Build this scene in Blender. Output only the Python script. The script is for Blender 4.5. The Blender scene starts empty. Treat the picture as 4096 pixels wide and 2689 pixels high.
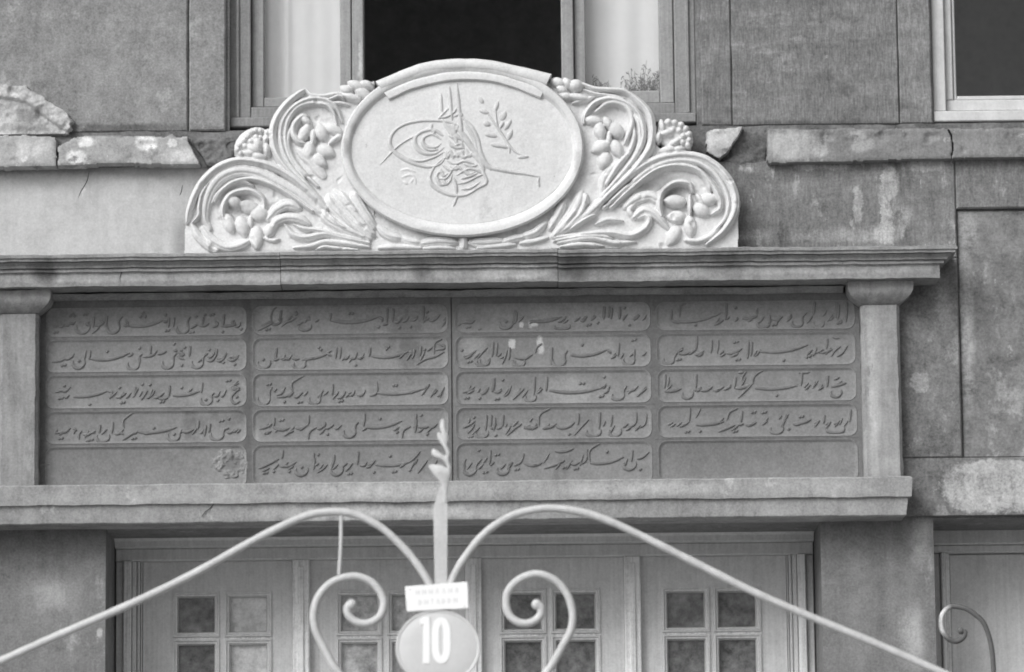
import bpy, bmesh, math, random
import numpy as np
from mathutils import Vector, noise as mnoise
R = math.radians
random.seed(7)
SC = bpy.context.scene
COL = SC.collection

# ---------------------------------------------------------------- camera
D, EYE, ZC = 18.0, 1.6, 4.6
ROLL = R(-0.6)
SLANT = math.hypot(D, ZC - EYE)
FPX = 1000.0 * SLANT                      # 1000 photo pixels to a metre on the facade
cam_loc = Vector((0, -D, EYE))
cf = (Vector((0, 0, ZC)) - cam_loc).normalized()
cr0 = Vector((1, 0, 0)); cu0 = cr0.cross(cf)
cr = cr0 * math.cos(ROLL) + cu0 * math.sin(ROLL)
cu = -cr0 * math.sin(ROLL) + cu0 * math.cos(ROLL)
cd = bpy.data.cameras.new('camera'); cam = bpy.data.objects.new('camera', cd); COL.objects.link(cam)
from mathutils import Matrix
cam.matrix_world = Matrix(((cr.x, cu.x, -cf.x, cam_loc.x), (cr.y, cu.y, -cf.y, cam_loc.y), (cr.z, cu.z, -cf.z, cam_loc.z), (0, 0, 0, 1)))
cd.sensor_width = 36; cd.lens = FPX * 36 / 4096
cd.clip_end = 600
cd.dof.use_dof = True; cd.dof.focus_distance = SLANT; cd.dof.aperture_fstop = 2.6
SC.camera = cam

# ---------------------------------------------------------------- world, sun, exposure
SUN_EL, SUN_AZ = 37, -38                  # azimuth: degrees to the side of the facade's normal (minus = -x)
w = bpy.data.worlds.new('World'); SC.world = w; w.use_nodes = True
nt = w.node_tree; nt.nodes.clear()
sky = nt.nodes.new('ShaderNodeTexSky'); sky.sky_type = 'NISHITA'; sky.sun_disc = False
sky.sun_elevation = R(SUN_EL); sky.sun_rotation = R(180 - SUN_AZ)
sky.air_density = 1.0; sky.dust_density = 5.0
bw = nt.nodes.new('ShaderNodeRGBToBW'); bg = nt.nodes.new('ShaderNodeBackground'); wo = nt.nodes.new('ShaderNodeOutputWorld')
bg.inputs['Strength'].default_value = 0.12
nt.links.new(sky.outputs[0], bw.inputs[0]); nt.links.new(bw.outputs[0], bg.inputs['Color']); nt.links.new(bg.outputs[0], wo.inputs[0])
sd = bpy.data.lights.new('sun', 'SUN'); so = bpy.data.objects.new('sun', sd); COL.objects.link(so)
sd.energy = 1.5; sd.angle = R(38)
sdir = Vector((math.sin(R(SUN_AZ)) * math.cos(R(SUN_EL)), -math.cos(R(SUN_AZ)) * math.cos(R(SUN_EL)), math.sin(R(SUN_EL))))
so.rotation_euler = sdir.to_track_quat('Z', 'Y').to_euler(); so.location = (-4, -8, 12)
SC.view_settings.view_transform = 'Standard'; SC.view_settings.look = 'None'
SC.view_settings.exposure = 0.13; SC.view_settings.gamma = 1.0; SC.view_settings.use_curve_mapping = False
SC.render.engine = 'CYCLES'; SC.cycles.filter_width = 1.8

# ---------------------------------------------------------------- measuring helpers
def P(px, py, Y):                         # photo pixel (4096 wide) -> point on the vertical plane y = Y
    d = cf + cr * ((px - 2048) / FPX) - cu * ((py - 1344.5) / FPX)
    return cam_loc + d * ((Y + D) / d.y)
K = 4096 / 2379.0
def Q(x, y, Y): return P(x * K, y * K, Y)  # the same from the 2379-wide view
def QX(x, y, Y): return Q(x, y, Y).x
def QZ(x, y, Y): return Q(x, y, Y).z
def ZQ(pts, Y): return sum(Q(x, y, Y).z for x, y in pts) / len(pts)
def zoom(ox, oy, s): return lambda x, y, Y: P(ox + x * s, oy + y * s, Y)
ZL = zoom(680, 200, .5378); ZM = zoom(1340, 200, .5378); ZR = zoom(2200, 200, .5378)
ZG = zoom(1200, 1640, .6403); ZF = zoom(1680, 1640, .2304); ZH = zoom(3200, 1980, .4224)
ZT = [zoom(60, 1120, .5632), zoom(960, 1120, .5635), zoom(1780, 1120, .5635), zoom(2580, 1120, .5632)]

def nz(x, y, z, s=1.0): return mnoise.noise(Vector((x * s, y * s, z * s)))

# ---------------------------------------------------------------- materials
def stone(name, val, var=.25, fine=.12, streak=.1, patches=(), bump=.25, rough=.88, scale=1.0, seed=0.0, hi=None, spec=.25, grain=None, warp=.022, py=-.03, peel=(), hatch=0.0):
    m = bpy.data.materials.new(name); m.use_nodes = True
    t = m.node_tree; n = t.nodes; L = t.links
    bs = n['Principled BSDF']; bs.inputs['Roughness'].default_value = rough
    bs.inputs['Specular IOR Level'].default_value = spec
    geo = n.new('ShaderNodeNewGeometry')
    add = n.new('ShaderNodeVectorMath'); add.operation = 'ADD'; add.inputs[1].default_value = (seed * 3.1, seed * 1.7, seed * 2.3)
    L.new(geo.outputs['Position'], add.inputs[0]); pos = add.outputs[0]
    def noise(sc, det=5, rg=.6, vec=None, dist=0):
        x = n.new('ShaderNodeTexNoise'); x.inputs['Scale'].default_value = sc; x.inputs['Detail'].default_value = det
        x.inputs['Roughness'].default_value = rg; x.inputs['Distortion'].default_value = dist
        L.new(vec or pos, x.inputs['Vector']); return x
    def math_(op, a, b=None, c=None, clamp=False):
        x = n.new('ShaderNodeMath'); x.operation = op; x.use_clamp = clamp
        for i, v in enumerate((a, b, c)):
            if v is None: continue
            if isinstance(v, (int, float)): x.inputs[i].default_value = v
            else: L.new(v, x.inputs[i])
        return x.outputs[0]
    n1 = noise(1.7 * scale, 6).outputs[0]; n2 = noise(11 * scale, 8, .65).outputs[0]; n3 = noise(105, 4, .75).outputs[0]; n4 = noise(38 * scale, 6, .7).outputs[0]
    mp = n.new('ShaderNodeMapping'); mp.inputs['Scale'].default_value = grain or (17, 17, 1.6); L.new(pos, mp.inputs['Vector'])
    ns = noise(1.0, 5, .6, mp.outputs[0]).outputs[0]
    f = math_('MULTIPLY_ADD', n1, 2 * var, 1 - var)
    f = math_('ADD', f, math_('MULTIPLY_ADD', n2, 4 * var, -2 * var)); f = math_('ADD', f, math_('MULTIPLY_ADD', n4, 3.2 * var, -1.6 * var))
    f = math_('ADD', f, math_('MULTIPLY_ADD', n3, 6 * fine, -3 * fine))
    f = math_('ADD', f, math_('MULTIPLY_ADD', ns, 5 * streak, -2.5 * streak))
    f = math_('MAXIMUM', f, .3); v = math_('MULTIPLY', f, val)
    if patches:
        wn = noise(19, 9, .78)
        sub = n.new('ShaderNodeVectorMath'); sub.operation = 'SUBTRACT'; sub.inputs[1].default_value = (.5, .5, .5); L.new(wn.outputs['Color'], sub.inputs[0])
        scl = n.new('ShaderNodeVectorMath'); scl.operation = 'SCALE'; scl.inputs['Scale'].default_value = warp * 2.4; L.new(sub.outputs[0], scl.inputs[0])
        wp = n.new('ShaderNodeVectorMath'); wp.operation = 'ADD'; L.new(geo.outputs['Position'], wp.inputs[0]); L.new(scl.outputs[0], wp.inputs[1])
        sep = n.new('ShaderNodeSeparateXYZ'); L.new(wp.outputs[0], sep.inputs[0])
        for (x, y, rx, ry, pv, soft) in patches:      # a stain, a repair, or light and shade painted in
            c = Q(x, y, py)
            dx = math_('MULTIPLY', math_('SUBTRACT', sep.outputs[0], c.x), 1 / (rx * K / 1000))
            dz = math_('MULTIPLY', math_('SUBTRACT', sep.outputs[2], c.z), 1 / (ry * K / 1000))
            d4 = math_('POWER', math_('ADD', math_('POWER', math_('ABSOLUTE', dx), 3.0), math_('POWER', math_('ABSOLUTE', dz), 3.0)), 1 / 3)
            mr = n.new('ShaderNodeMapRange'); mr.interpolation_type = 'SMOOTHSTEP'; L.new(d4, mr.inputs[0])
            mr.inputs[1].default_value = 1 + soft * .5; mr.inputs[2].default_value = max(.02, 1 - soft); mr.inputs[3].default_value = 0; mr.inputs[4].default_value = 1
            mixv = math_('MULTIPLY', math_('SUBTRACT', math_('MULTIPLY', f, pv), v), mr.outputs[0])
            v = math_('ADD', v, mixv)
    for (sx, sz, th, pv, edge) in peel:               # flaked coats: an irregular skin of lighter or darker plaster
        mq = n.new('ShaderNodeMapping'); mq.inputs['Scale'].default_value = (sx, sx, sz); mq.inputs['Location'].default_value = (seed + th * 7, 1.3, seed * .7); L.new(pos, mq.inputs['Vector'])
        pn = noise(1.0, 10, .68, mq.outputs[0]).outputs[0]
        mr = n.new('ShaderNodeMapRange'); mr.interpolation_type = 'SMOOTHSTEP'; L.new(pn, mr.inputs[0]); mr.inputs[1].default_value = th; mr.inputs[2].default_value = th + edge
        v = math_('ADD', v, math_('MULTIPLY', math_('SUBTRACT', math_('MULTIPLY', f, pv), v), mr.outputs[0]))
    if hatch:
        mh = n.new('ShaderNodeMapping'); mh.inputs['Scale'].default_value = (150, 150, 22); mh.inputs['Rotation'].default_value = (0, R(14), 0); L.new(pos, mh.inputs['Vector'])
        hn = noise(1.0, 3, .6, mh.outputs[0]).outputs[0]; v = math_('MULTIPLY', v, math_('MULTIPLY_ADD', hn, 4 * hatch, 1 - 2 * hatch))
        mh = n.new('ShaderNodeMapping'); mh.inputs['Scale'].default_value = (2.5, 2.5, 24); L.new(pos, mh.inputs['Vector'])
        hn = noise(1.0, 5, .6, mh.outputs[0]).outputs[0]; v = math_('MULTIPLY', v, math_('MULTIPLY_ADD', hn, 2.4 * hatch, 1 - 1.2 * hatch))
    v = math_('MAXIMUM', v, .012); v = math_('MINIMUM', v, .94)
    L.new(v, bs.inputs['Base Color'])
    if bump:
        b = n.new('ShaderNodeBump'); b.inputs['Strength'].default_value = bump; b.inputs['Distance'].default_value = .012
        h = math_('ADD', math_('ADD', math_('MULTIPLY', n2, .9), math_('MULTIPLY', n3, .12)), math_('MULTIPLY', ns, .35))
        L.new(h, b.inputs['Height']); L.new(b.outputs[0], bs.inputs['Normal'])
    return m

def glassmat(name, tint=.97, dirt=.04):
    m = bpy.data.materials.new(name); m.use_nodes = True
    t = m.node_tree; n = t.nodes; L = t.links; n.remove(n['Principled BSDF'])
    out = n['Material Output']
    tr = n.new('ShaderNodeBsdfTransparent'); tr.inputs[0].default_value = (tint, tint, tint, 1)
    gl = n.new('ShaderNodeBsdfGlossy'); gl.inputs['Roughness'].default_value = .03
    lw = n.new('ShaderNodeLayerWeight'); pw = n.new('ShaderNodeMath'); pw.operation = 'POWER'; pw.inputs[1].default_value = 4; L.new(lw.outputs['Facing'], pw.inputs[0]); fr = n.new('ShaderNodeMath'); fr.operation = 'MULTIPLY_ADD'; fr.inputs[1].default_value = .6; fr.inputs[2].default_value = .04; L.new(pw.outputs[0], fr.inputs[0])
    df = n.new('ShaderNodeBsdfDiffuse'); df.inputs[0].default_value = (.6, .6, .6, 1)
    a = n.new('ShaderNodeMixShader'); b = n.new('ShaderNodeMixShader'); b.inputs[0].default_value = dirt
    L.new(fr.outputs[0], a.inputs[0]); L.new(tr.outputs[0], a.inputs[1]); L.new(gl.outputs[0], a.inputs[2])
    L.new(a.outputs[0], b.inputs[1]); L.new(df.outputs[0], b.inputs[2]); L.new(b.outputs[0], out.inputs[0])
    return m

M = {}
M['stucco'] = stone('grey_stucco', .255, .26, .26, .10, peel=[(9, 7, .56, .34, .10), (4, 5, .56, .175, .14), (28, 18, .64, .36, .05)], bump=.5, grain=(40, 40, 9), patches=[
    (270, 297, 170, 12, .13, .7), (1650, 294, 60, 14, .11, .7), (1900, 292, 200, 14, .11, .7), (2090, 296, 90, 12, .12, .7),
    (480, 300, 60, 8, .18, .8), (640, 292, 90, 10, .17, .8), (2120, 60, 40, 160, .25, .9)])
M['stucco_right'] = stone('tooled_stucco', .20, .20, .22, .10, seed=3, hatch=.32, peel=[(4, 9, .56, .28, .10), (3, 4, .55, .12, .14), (20, 26, .66, .34, .03)], bump=.5, grain=(40, 40, 9), patches=[
    (270, 297, 170, 12, .13, .7), (1650, 294, 60, 14, .11, .7), (1900, 292, 200, 14, .11, .7), (2090, 296, 90, 12, .12, .7),
    (480, 300, 60, 8, .18, .8), (640, 292, 90, 10, .17, .8), (2120, 60, 40, 160, .25, .9)])
M['pale_plaster'] = stone('pale_plaster', .51, .12, .10, .08, peel=[(5, 3, .60, .40, .14), (9, 4, .64, .66, .05)], seed=2, bump=.3, patches=[(150, 392, 300, 12, .32, .9), (420, 560, 22, 60, .36, .9), (90, 420, 60, 20, .42, .9), (330, 400, 70, 14, .38, .9)])  # long top strip: shadow under the string course, painted darker
M['dark_wall'] = stone('dark_wall_plaster', .195, .24, .26, .14, hatch=.20, warp=.034, peel=[(5, 2.5, .54, .12, .14), (10, 5, .565, .30, .05), (16, 6, .63, .34, .02)], seed=4, bump=.45, grain=(26, 26, 5), patches=[
    (1930, 388, 45, 9, .36, .4), (1993, 478, 10, 46, .34, .25), (2058, 470, 14, 92, .42, .2), (2066, 425, 22, 40, .38, .2), (2062, 540, 22, 24, .42, .3), (1960, 548, 150, 16, .28, .6),
    (2150, 385, 55, 13, .36, .4), (2050, 545, 25, 22, .52, .8), (1740, 550, 60, 12, .32, .9), (2105, 500, 16, 22, .38, .9), (1735, 392, 14, 9, .46, .7),
    (1880, 385, 30, 8, .42, .8)])
M['right_wall'] = stone('right_wall_plaster', .20, .28, .26, .14, warp=.032, peel=[(8, 6, .55, .30, .08), (4, 7, .54, .115, .14), (16, 10, .63, .34, .04)], seed=5, bump=.45, grain=(20, 20, 6), patches=[
    (2136, 889, 22, 25, .33, .1), (2320, 1130, 130, 62, .42, .08), (2190, 700, 20, 60, .34, .9), (2250, 760, 14, 190, .36, .9), (2130, 640, 20, 60, .14, .9),
    (2150, 1010, 70, 40, .17, .9), (2250, 530, 24, 50, .34, .9)])
M['ledge'] = stone('ledge_stone', .40, .24, .18, .10, peel=[(14, 12, .64, .66, .02), (8, 10, .58, .26, .08)], seed=6, py=-0.06, bump=.4, patches=[
    (200, 330, 18, 14, .80, .35), (340, 333, 26, 20, .80, .35), (400, 335, 12, 10, .78, .35), (180, 368, 24, 18, .74, .4), (440, 362, 60, 18, .60, .8),
    (80, 350, 44, 26, .60, .9), (1860, 335, 60, 30, .50, .8), (1930, 345, 40, 18, .48, .8), (2010, 340, 60, 24, .25, .9), (2100, 345, 80, 24, .22, .8), (1960, 310, 150, 10, .2, .8),
    (2230, 335, 120, 40, .19, .9), (1690, 325, 40, 30, .62, .9), (1990, 318, 30, 10, .46, .5), (2000, 348, 26, 12, .46, .6), (280, 314, 200, 7, .24, .9)])
M['ledge_right'] = stone('grimy_ledge_stone', .235, .22, .2, .12, seed=6.6, py=-.07, bump=.4, hatch=.1, warp=.03, peel=[(12, 12, .61, .36, .03), (7, 9, .6, .17, .1)], patches=[
    (1840, 338, 58, 36, .40, .3), (1690, 325, 60, 44, .50, .3), (1905, 350, 22, 18, .44, .4), (2005, 340, 30, 16, .34, .4), (1990, 316, 24, 10, .36, .4)])
M['ledge_core'] = stone('broken_stone', .14, .5, .25, .1, seed=7, bump=.8)
M['marble'] = stone('white_marble', .68, .07, .09, .03, peel=[(5, 5, .59, .53, .12), (14, 14, .66, .46, .05), (4, 2, .62, .70, .1)], seed=8, py=-0.16, bump=.10, rough=.7, patches=[
    (1342, 380, 10, 30, .52, .5), (804, 345, 7, 22, .50, .5), (820, 300, 7, 14, .56, .6), (1330, 450, 9, 18, .56, .6), (990, 535, 24, 8, .55, .7), (1340, 250, 6, 18, .58, .6),
    (1100, 560, 120, 12, .56, .9), (1400, 577, 300, 5, .5, .9), (700, 580, 280, 4, .55, .9), (1070, 500, 120, 30, .70, .9), (560, 470, 26, 12, .48, .7), (1560, 440, 34, 16, .50, .8), (1500, 430, 40, 10, .55, .8)])  # last three patches: shade in the scroll hollows, painted darker
M['dirty_marble'] = stone('dirty_marble', .58, .12, .08, .03, seed=8.5, bump=.10, rough=.75)
M['cornice'] = stone('weathered_cornice_stone', .29, .20, .18, .16, peel=[(7, 5, .60, .16, .12)], seed=9, py=-0.2, bump=.4, patches=[
    (300, 639, 330, 17, .43, .3), (800, 637, 300, 17, .43, .3), (1190, 633, 90, 17, .50, .4), (1570, 627, 130, 17, .42, .4), (1900, 620, 300, 17, .40, .3),  # fascia patches: the brighter light on its upright face, painted in
    (105, 630, 34, 30, .17, .6), (985, 635, 26, 30, .24, .7), (1335, 622, 40, 34, .16, .6), (1455, 625, 30, 30, .27, .8), (1690, 605, 50, 40, .23, .8),
    (1000, 586, 1300, 5, .33, .6)])
M['pilaster'] = stone('pilaster_stone', .29, .18, .14, .2, peel=[(9, 2.5, .60, .24, .06)], seed=11, py=-0.1, bump=.3, grain=(30, 30, 3), patches=[
    (2075, 900, 16, 260, .30, .9), (2070, 770, 10, 30, .28, .8), (2030, 900, 14, 220, .46, .8), (2060, 1075, 30, 16, .36, .8), (2050, 680, 90, 30, .32, .8), (70, 690, 60, 26, .34, .8)])
M['sill'] = stone('sill_stone', .31, .20, .18, .12, peel=[(9, 7, .60, .46, .06), (6, 6, .60, .28, .10)], seed=12, py=-0.2, bump=.4, patches=[
    (300, 1150, 260, 22, .36, .9), (880, 1140, 300, 20, .46, .8), (1500, 1135, 220, 16, .46, .8), (1900, 1135, 120, 22, .40, .8), (1900, 1180, 260, 20, .36, .8), (600, 1138, 80, 16, .34, .8), (900, 1190, 300, 14, .50, .9)])
M['slab'] = stone('inscription_stone', .23, .12, .16, .05, peel=[(4, 3, .60, .165, .10), (5, 5, .63, .26, .05)], seed=13, bump=.15, rough=.8, patches=[
    (1370, 722, 150, 32, 0.289, .4), (1150, 715, 60, 26, 0.265, .6), (1320, 905, 55, 35, 0.289, .35), (1350, 800, 90, 36, 0.265, .5), (1100, 800, 30, 30, 0.328, .6),
    (640, 725, 34, 34, 0.312, .7), (536, 1078, 44, 34, 0.265, .35), (540, 1075, 22, 20, 0.172, .6), (1190, 797, 10, 12, 0.561, .3), (1240, 750, 12, 10, 0.510, .5),
    (590, 1020, 12, 26, 0.343, .6), (1040, 900, 16, 60, 0.281, .7), (1220, 1010, 60, 30, 0.265, .6), (1740, 735, 50, 30, 0.265, .7),
    (1000, 697, 1000, 12, 0.156, .8), (98, 900, 12, 260, 0.148, .6), (1700, 1060, 240, 60, 0.203, .9), (1255, 800, 8, 22, 0.510, .4), (1210, 755, 6, 8, 0.527, .4)])  # full-width strip along the top: the cornice's shadow painted darker
M['slab_frame'] = stone('grimy_inscription_frame', .172, .14, .16, .08, seed=13.4, bump=.15, patches=[(575, 870, 12, 260, .125, .6), (98, 900, 14, 260, .14, .6)])
M['letter'] = stone('dirty_letter_stone', .188, .18, .10, .05, seed=14, bump=.1)
M['door'] = stone('grey_door_paint', .68, .10, .08, .10, seed=15, bump=.12, rough=.55, grain=(60, 60, 2.5))
M['mullion'] = stone('worn_mullion_paint', .84, .14, .10, .25, seed=16, bump=.25, rough=.6, grain=(110, 110, 2.5))
M['door_glass'] = stone('dusty_glass_dim_reflection', .16, .75, .1, .0, seed=17, bump=.05, rough=.25, scale=.9, spec=.5)  # dusty panes, dim mottled reflections painted into the colour
M['door_glass_lit'] = stone('dusty_glass_bright_reflection', .50, .55, .1, .15, seed=18, bump=.05, rough=.3, scale=.8, spec=.5, grain=(25, 25, 8))  # brighter copy: pale reflections painted into the dusty glass
M['frame'] = stone('weathered_window_wood', .28, .14, .12, .12, seed=19, bump=.25, grain=(90, 90, 2.5))
M['sash'] = stone('worn_sash_paint', .32, .14, .12, .12, seed=20, bump=.2, grain=(90, 90, 2.5), patches=[(836, 130, 5, 60, .55, .8), (1345, 210, 7, 26, .6, .7)])
M['white_frame'] = stone('white_window_paint', .60, .08, .06, .08, seed=21, bump=.15, rough=.6)
M['curtain'] = stone('white_curtain_cloth', .80, .03, .02, .02, seed=22, bump=.05)
M['dark_room'] = stone('dark_room_plaster', .42, .2, .1, 0, seed=23, bump=0)
M['gate'] = stone('pale_gate_paint', .57, .09, .10, .08, peel=[(30, 30, .66, .40, .05)], seed=24, bump=.12, rough=.55)
M['plate'] = stone('white_enamel', .93, .01, .01, .0, seed=25, bump=.05, rough=.35, spec=.4)
M['sign'] = stone('pale_blue_grey_enamel', .62, .05, .03, .0, seed=26, bump=.05, rough=.35, spec=.4)
M['faint'] = stone('pale_print', .76, .1, .05, 0, seed=27, bump=0)  # print paled: the plate's overexposure put into its colour
M['scroll_iron'] = stone('dark_iron_lit_arc', .13, .2, .1, 0, seed=28, bump=.3, py=-.9, patches=[(2196, 1442, 15, 34, .62, .5)], warp=.008)  # pale patch paints the lit left arc of the dark scroll
M['leaf'] = stone('dark_leaves', .17, .3, .1, 0, seed=29, bump=0)
M['ground'] = stone('street_paving', .24, .25, .15, 0, seed=30, bump=.3)
M['plain_wall'] = stone('outer_wall_plaster', .30, .3, .2, .12, seed=31, bump=.4)
M['lower_wall'] = stone('lower_wall_plaster', .205, .2, .22, .12, peel=[(6, 3, .60, .32, .08), (4, 3, .60, .19, .14)], seed=32, bump=.35, patches=[(2120, 1480, 30, 70, .40, .8), (2140, 1250, 22, 60, .38, .8), (120, 1380, 60, 40, .33, .9), (230, 1470, 8, 10, .5, .6), (1950, 1240, 140, 30, .22, .9)])
M['glass'] = glassmat('window_glass'); M['clean_glass'] = glassmat('clear_window_glass', .85, .004)
M['crack'] = stone('dark_crack', .07, .2, .1, 0, seed=33, bump=0)
M['fragment'] = stone('crumbling_carved_stone', .50, .34, .2, .05, seed=34, bump=.7, patches=[(75, 270, 40, 20, .24, .8), (60, 300, 60, 10, .3, .8)])

# ---------------------------------------------------------------- mesh helpers
class MB:
    def __init__(s): s.v = []; s.f = []
    def add(s, vs, fs):
        o = len(s.v); s.v += [Vector(a) for a in vs]; s.f += [[o + i for i in f] for f in fs]; return s
    def box(s, x0, x1, y0, y1, z0, z1, b=0.0):
        if b <= 0:
            return s.add([(x0, y0, z0), (x1, y0, z0), (x1, y1, z0), (x0, y1, z0), (x0, y0, z1), (x1, y0, z1), (x1, y1, z1), (x0, y1, z1)],
                         [(0, 1, 5, 4), (1, 2, 6, 5), (2, 3, 7, 6), (3, 0, 4, 7), (4, 5, 6, 7), (3, 2, 1, 0)])
        def ring(i, y): return [(x0 + i, y, z0 + i), (x1 - i, y, z0 + i), (x1 - i, y, z1 - i), (x0 + i, y, z1 - i)]
        return s.loft([ring(0, y1), ring(0, y0 + b), ring(b, y0)])
    def loft(s, rings, cap=True, closed=True):
        o = len(s.v); k = len(rings[0])
        for r in rings: s.v += [Vector(a) for a in r]
        for i in range(len(rings) - 1):
            for j in range(k if closed else k - 1):
                a = o + i * k + j; b = o + i * k + (j + 1) % k
                s.f.append([a, b, b + k, a + k])
        if cap:
            s.f.append([o + j for j in range(k)][::-1]); s.f.append([o + (len(rings) - 1) * k + j for j in range(k)])
        return s
    def prism(s, pts, yf, yb, b=.006, jit=0.0):      # outline given as (x, z), extruded in y with a chamfered front edge
        n = len(pts); A = sum(pts[i][0] * pts[(i + 1) % n][1] - pts[(i + 1) % n][0] * pts[i][1] for i in range(n))
        if A < 0: pts = pts[::-1]
        ins = []
        for i in range(n):
            p0, p1, p2 = pts[i - 1], pts[i], pts[(i + 1) % n]
            d1 = Vector((p1[0] - p0[0], p1[1] - p0[1])); d2 = Vector((p2[0] - p1[0], p2[1] - p1[1]))
            if d1.length < 1e-6 or d2.length < 1e-6: ins.append(p1); continue
            d1.normalize(); d2.normalize(); nn = Vector((-d1.y - d2.y, d1.x + d2.x))
            if nn.length < 1e-6: nn = Vector((-d1.y, d1.x))
            nn.normalize(); k = b / max(.45, abs(nn.dot(Vector((-d1.y, d1.x)))))
            ins.append((p1[0] + nn.x * k, p1[1] + nn.y * k))
        jy = [nz(p[0], 3, p[1], 25) * jit for p in pts]
        return s.loft([[(p[0], yb, p[1]) for p in pts], [(p[0], yf + b, p[1]) for p in pts], [(p[0], yf + jy[i], p[1]) for i, p in enumerate(ins)]])
    def ell(s, c, rx, rz, ry, rot=0, n=14, m=8, point=0.0):   # a bead or bud; rot turns it in the facade plane
        ca, sa = math.cos(rot), math.sin(rot); rings = []
        for i in range(1, m):
            th = math.pi * i / m; u = -math.cos(th); q = math.sin(th) * (1 - point * max(0, u) ** 2)
            ring = []
            for j in range(n):
                ph = 2 * math.pi * j / n; a = q * math.cos(ph) * rx; b2 = u * rz; yy = q * math.sin(ph) * ry
                ring.append((c.x + a * ca - b2 * sa, c.y + yy, c.z + a * sa + b2 * ca))
            rings.append(ring)
        o = len(s.v); s.loft(rings, cap=False)
        for u, base, rev in ((-1, 0, True), (1, (m - 2) * n, False)):
            s.v.append(Vector((c.x - u * rz * sa, c.y, c.z + u * rz * ca))); t = len(s.v) - 1
            for j in range(n):
                f = [o + base + j, o + base + (j + 1) % n, t]; s.f.append(f[::-1] if rev else f)
        return s
    def relief(s, pts, wd, h, prof=None, taper=(.35, .35), sink=.006, n=None, pen=None):   # a raised band on the facade plane
        pts = smooth(pts, n); N = len(pts)
        if N < 2: return s
        prof = prof or [(math.cos(a), math.sin(a)) for a in [math.pi * i / 8 for i in range(9)]]
        rings = []
        for i, p in enumerate(pts):
            t = (pts[min(i + 1, N - 1)] - pts[max(i - 1, 0)]); t.y = 0
            if t.length < 1e-7: t = Vector((1, 0, 0))
            t.normalize(); nr = Vector((-t.z, 0, t.x)); u = i / (N - 1)
            k = 1.0
            if u < .3: k = min(k, taper[0] + (1 - taper[0]) * math.sin(u / .3 * math.pi / 2))
            if u > .7: k = min(k, taper[1] + (1 - taper[1]) * math.sin((1 - u) / .3 * math.pi / 2))
            ww = (wd(u) if callable(wd) else wd) * k
            if pen is not None: ww *= .5 + .6 * abs(t.x * math.sin(pen) - t.z * math.cos(pen))
            hh = h * (.45 + .55 * k)
            rings.append([(p + nr * (ww / 2 * a) + Vector((0, sink if q <= 1e-4 else 0, 0)) - Vector((0, hh * q, 0))) for a, q in prof])
        return s.loft(rings, cap=True, closed=False)
    def tube(s, pts, r, n=None, k=12, jit=0.0, flat=1.0):
        pts = smooth(pts, n); N = len(pts); rings = []; up = Vector((0, 1, 0))
        for i, p in enumerate(pts):
            t = (pts[min(i + 1, N - 1)] - pts[max(i - 1, 0)]).normalized()
            a = t.cross(up)
            if a.length < 1e-4: a = Vector((1, 0, 0))
            a.normalize(); b = a.cross(t).normalized(); rr = r(i / (N - 1)) if callable(r) else r
            rr *= 1 + jit * nz(p.x, p.y, p.z, 22)
            rings.append([p + a * (rr * math.cos(2 * math.pi * j / k)) + b * (rr * flat * math.sin(2 * math.pi * j / k)) for j in range(k)])
        return s.loft(rings)

def smooth(pts, n=None):
    pts = [Vector(p) for p in pts]
    if len(pts) < 3 and n is None: n = 4
    if n is None: n = 5 * (len(pts) - 1)
    if len(pts) == 2: return [pts[0].lerp(pts[1], i / n) for i in range(n + 1)]
    ext = [pts[0] * 2 - pts[1]] + pts + [pts[-1] * 2 - pts[-2]]; out = []; m = len(pts) - 1
    for i in range(n + 1):
        u = i / n * m; k = min(int(u), m - 1); t = u - k; a, b, c, d = ext[k:k + 4]
        out.append(.5 * ((2 * b) + (c - a) * t + (2 * a - 5 * b + 4 * c - d) * t * t + (3 * b - a - 3 * c + d) * t ** 3))
    return out

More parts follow.
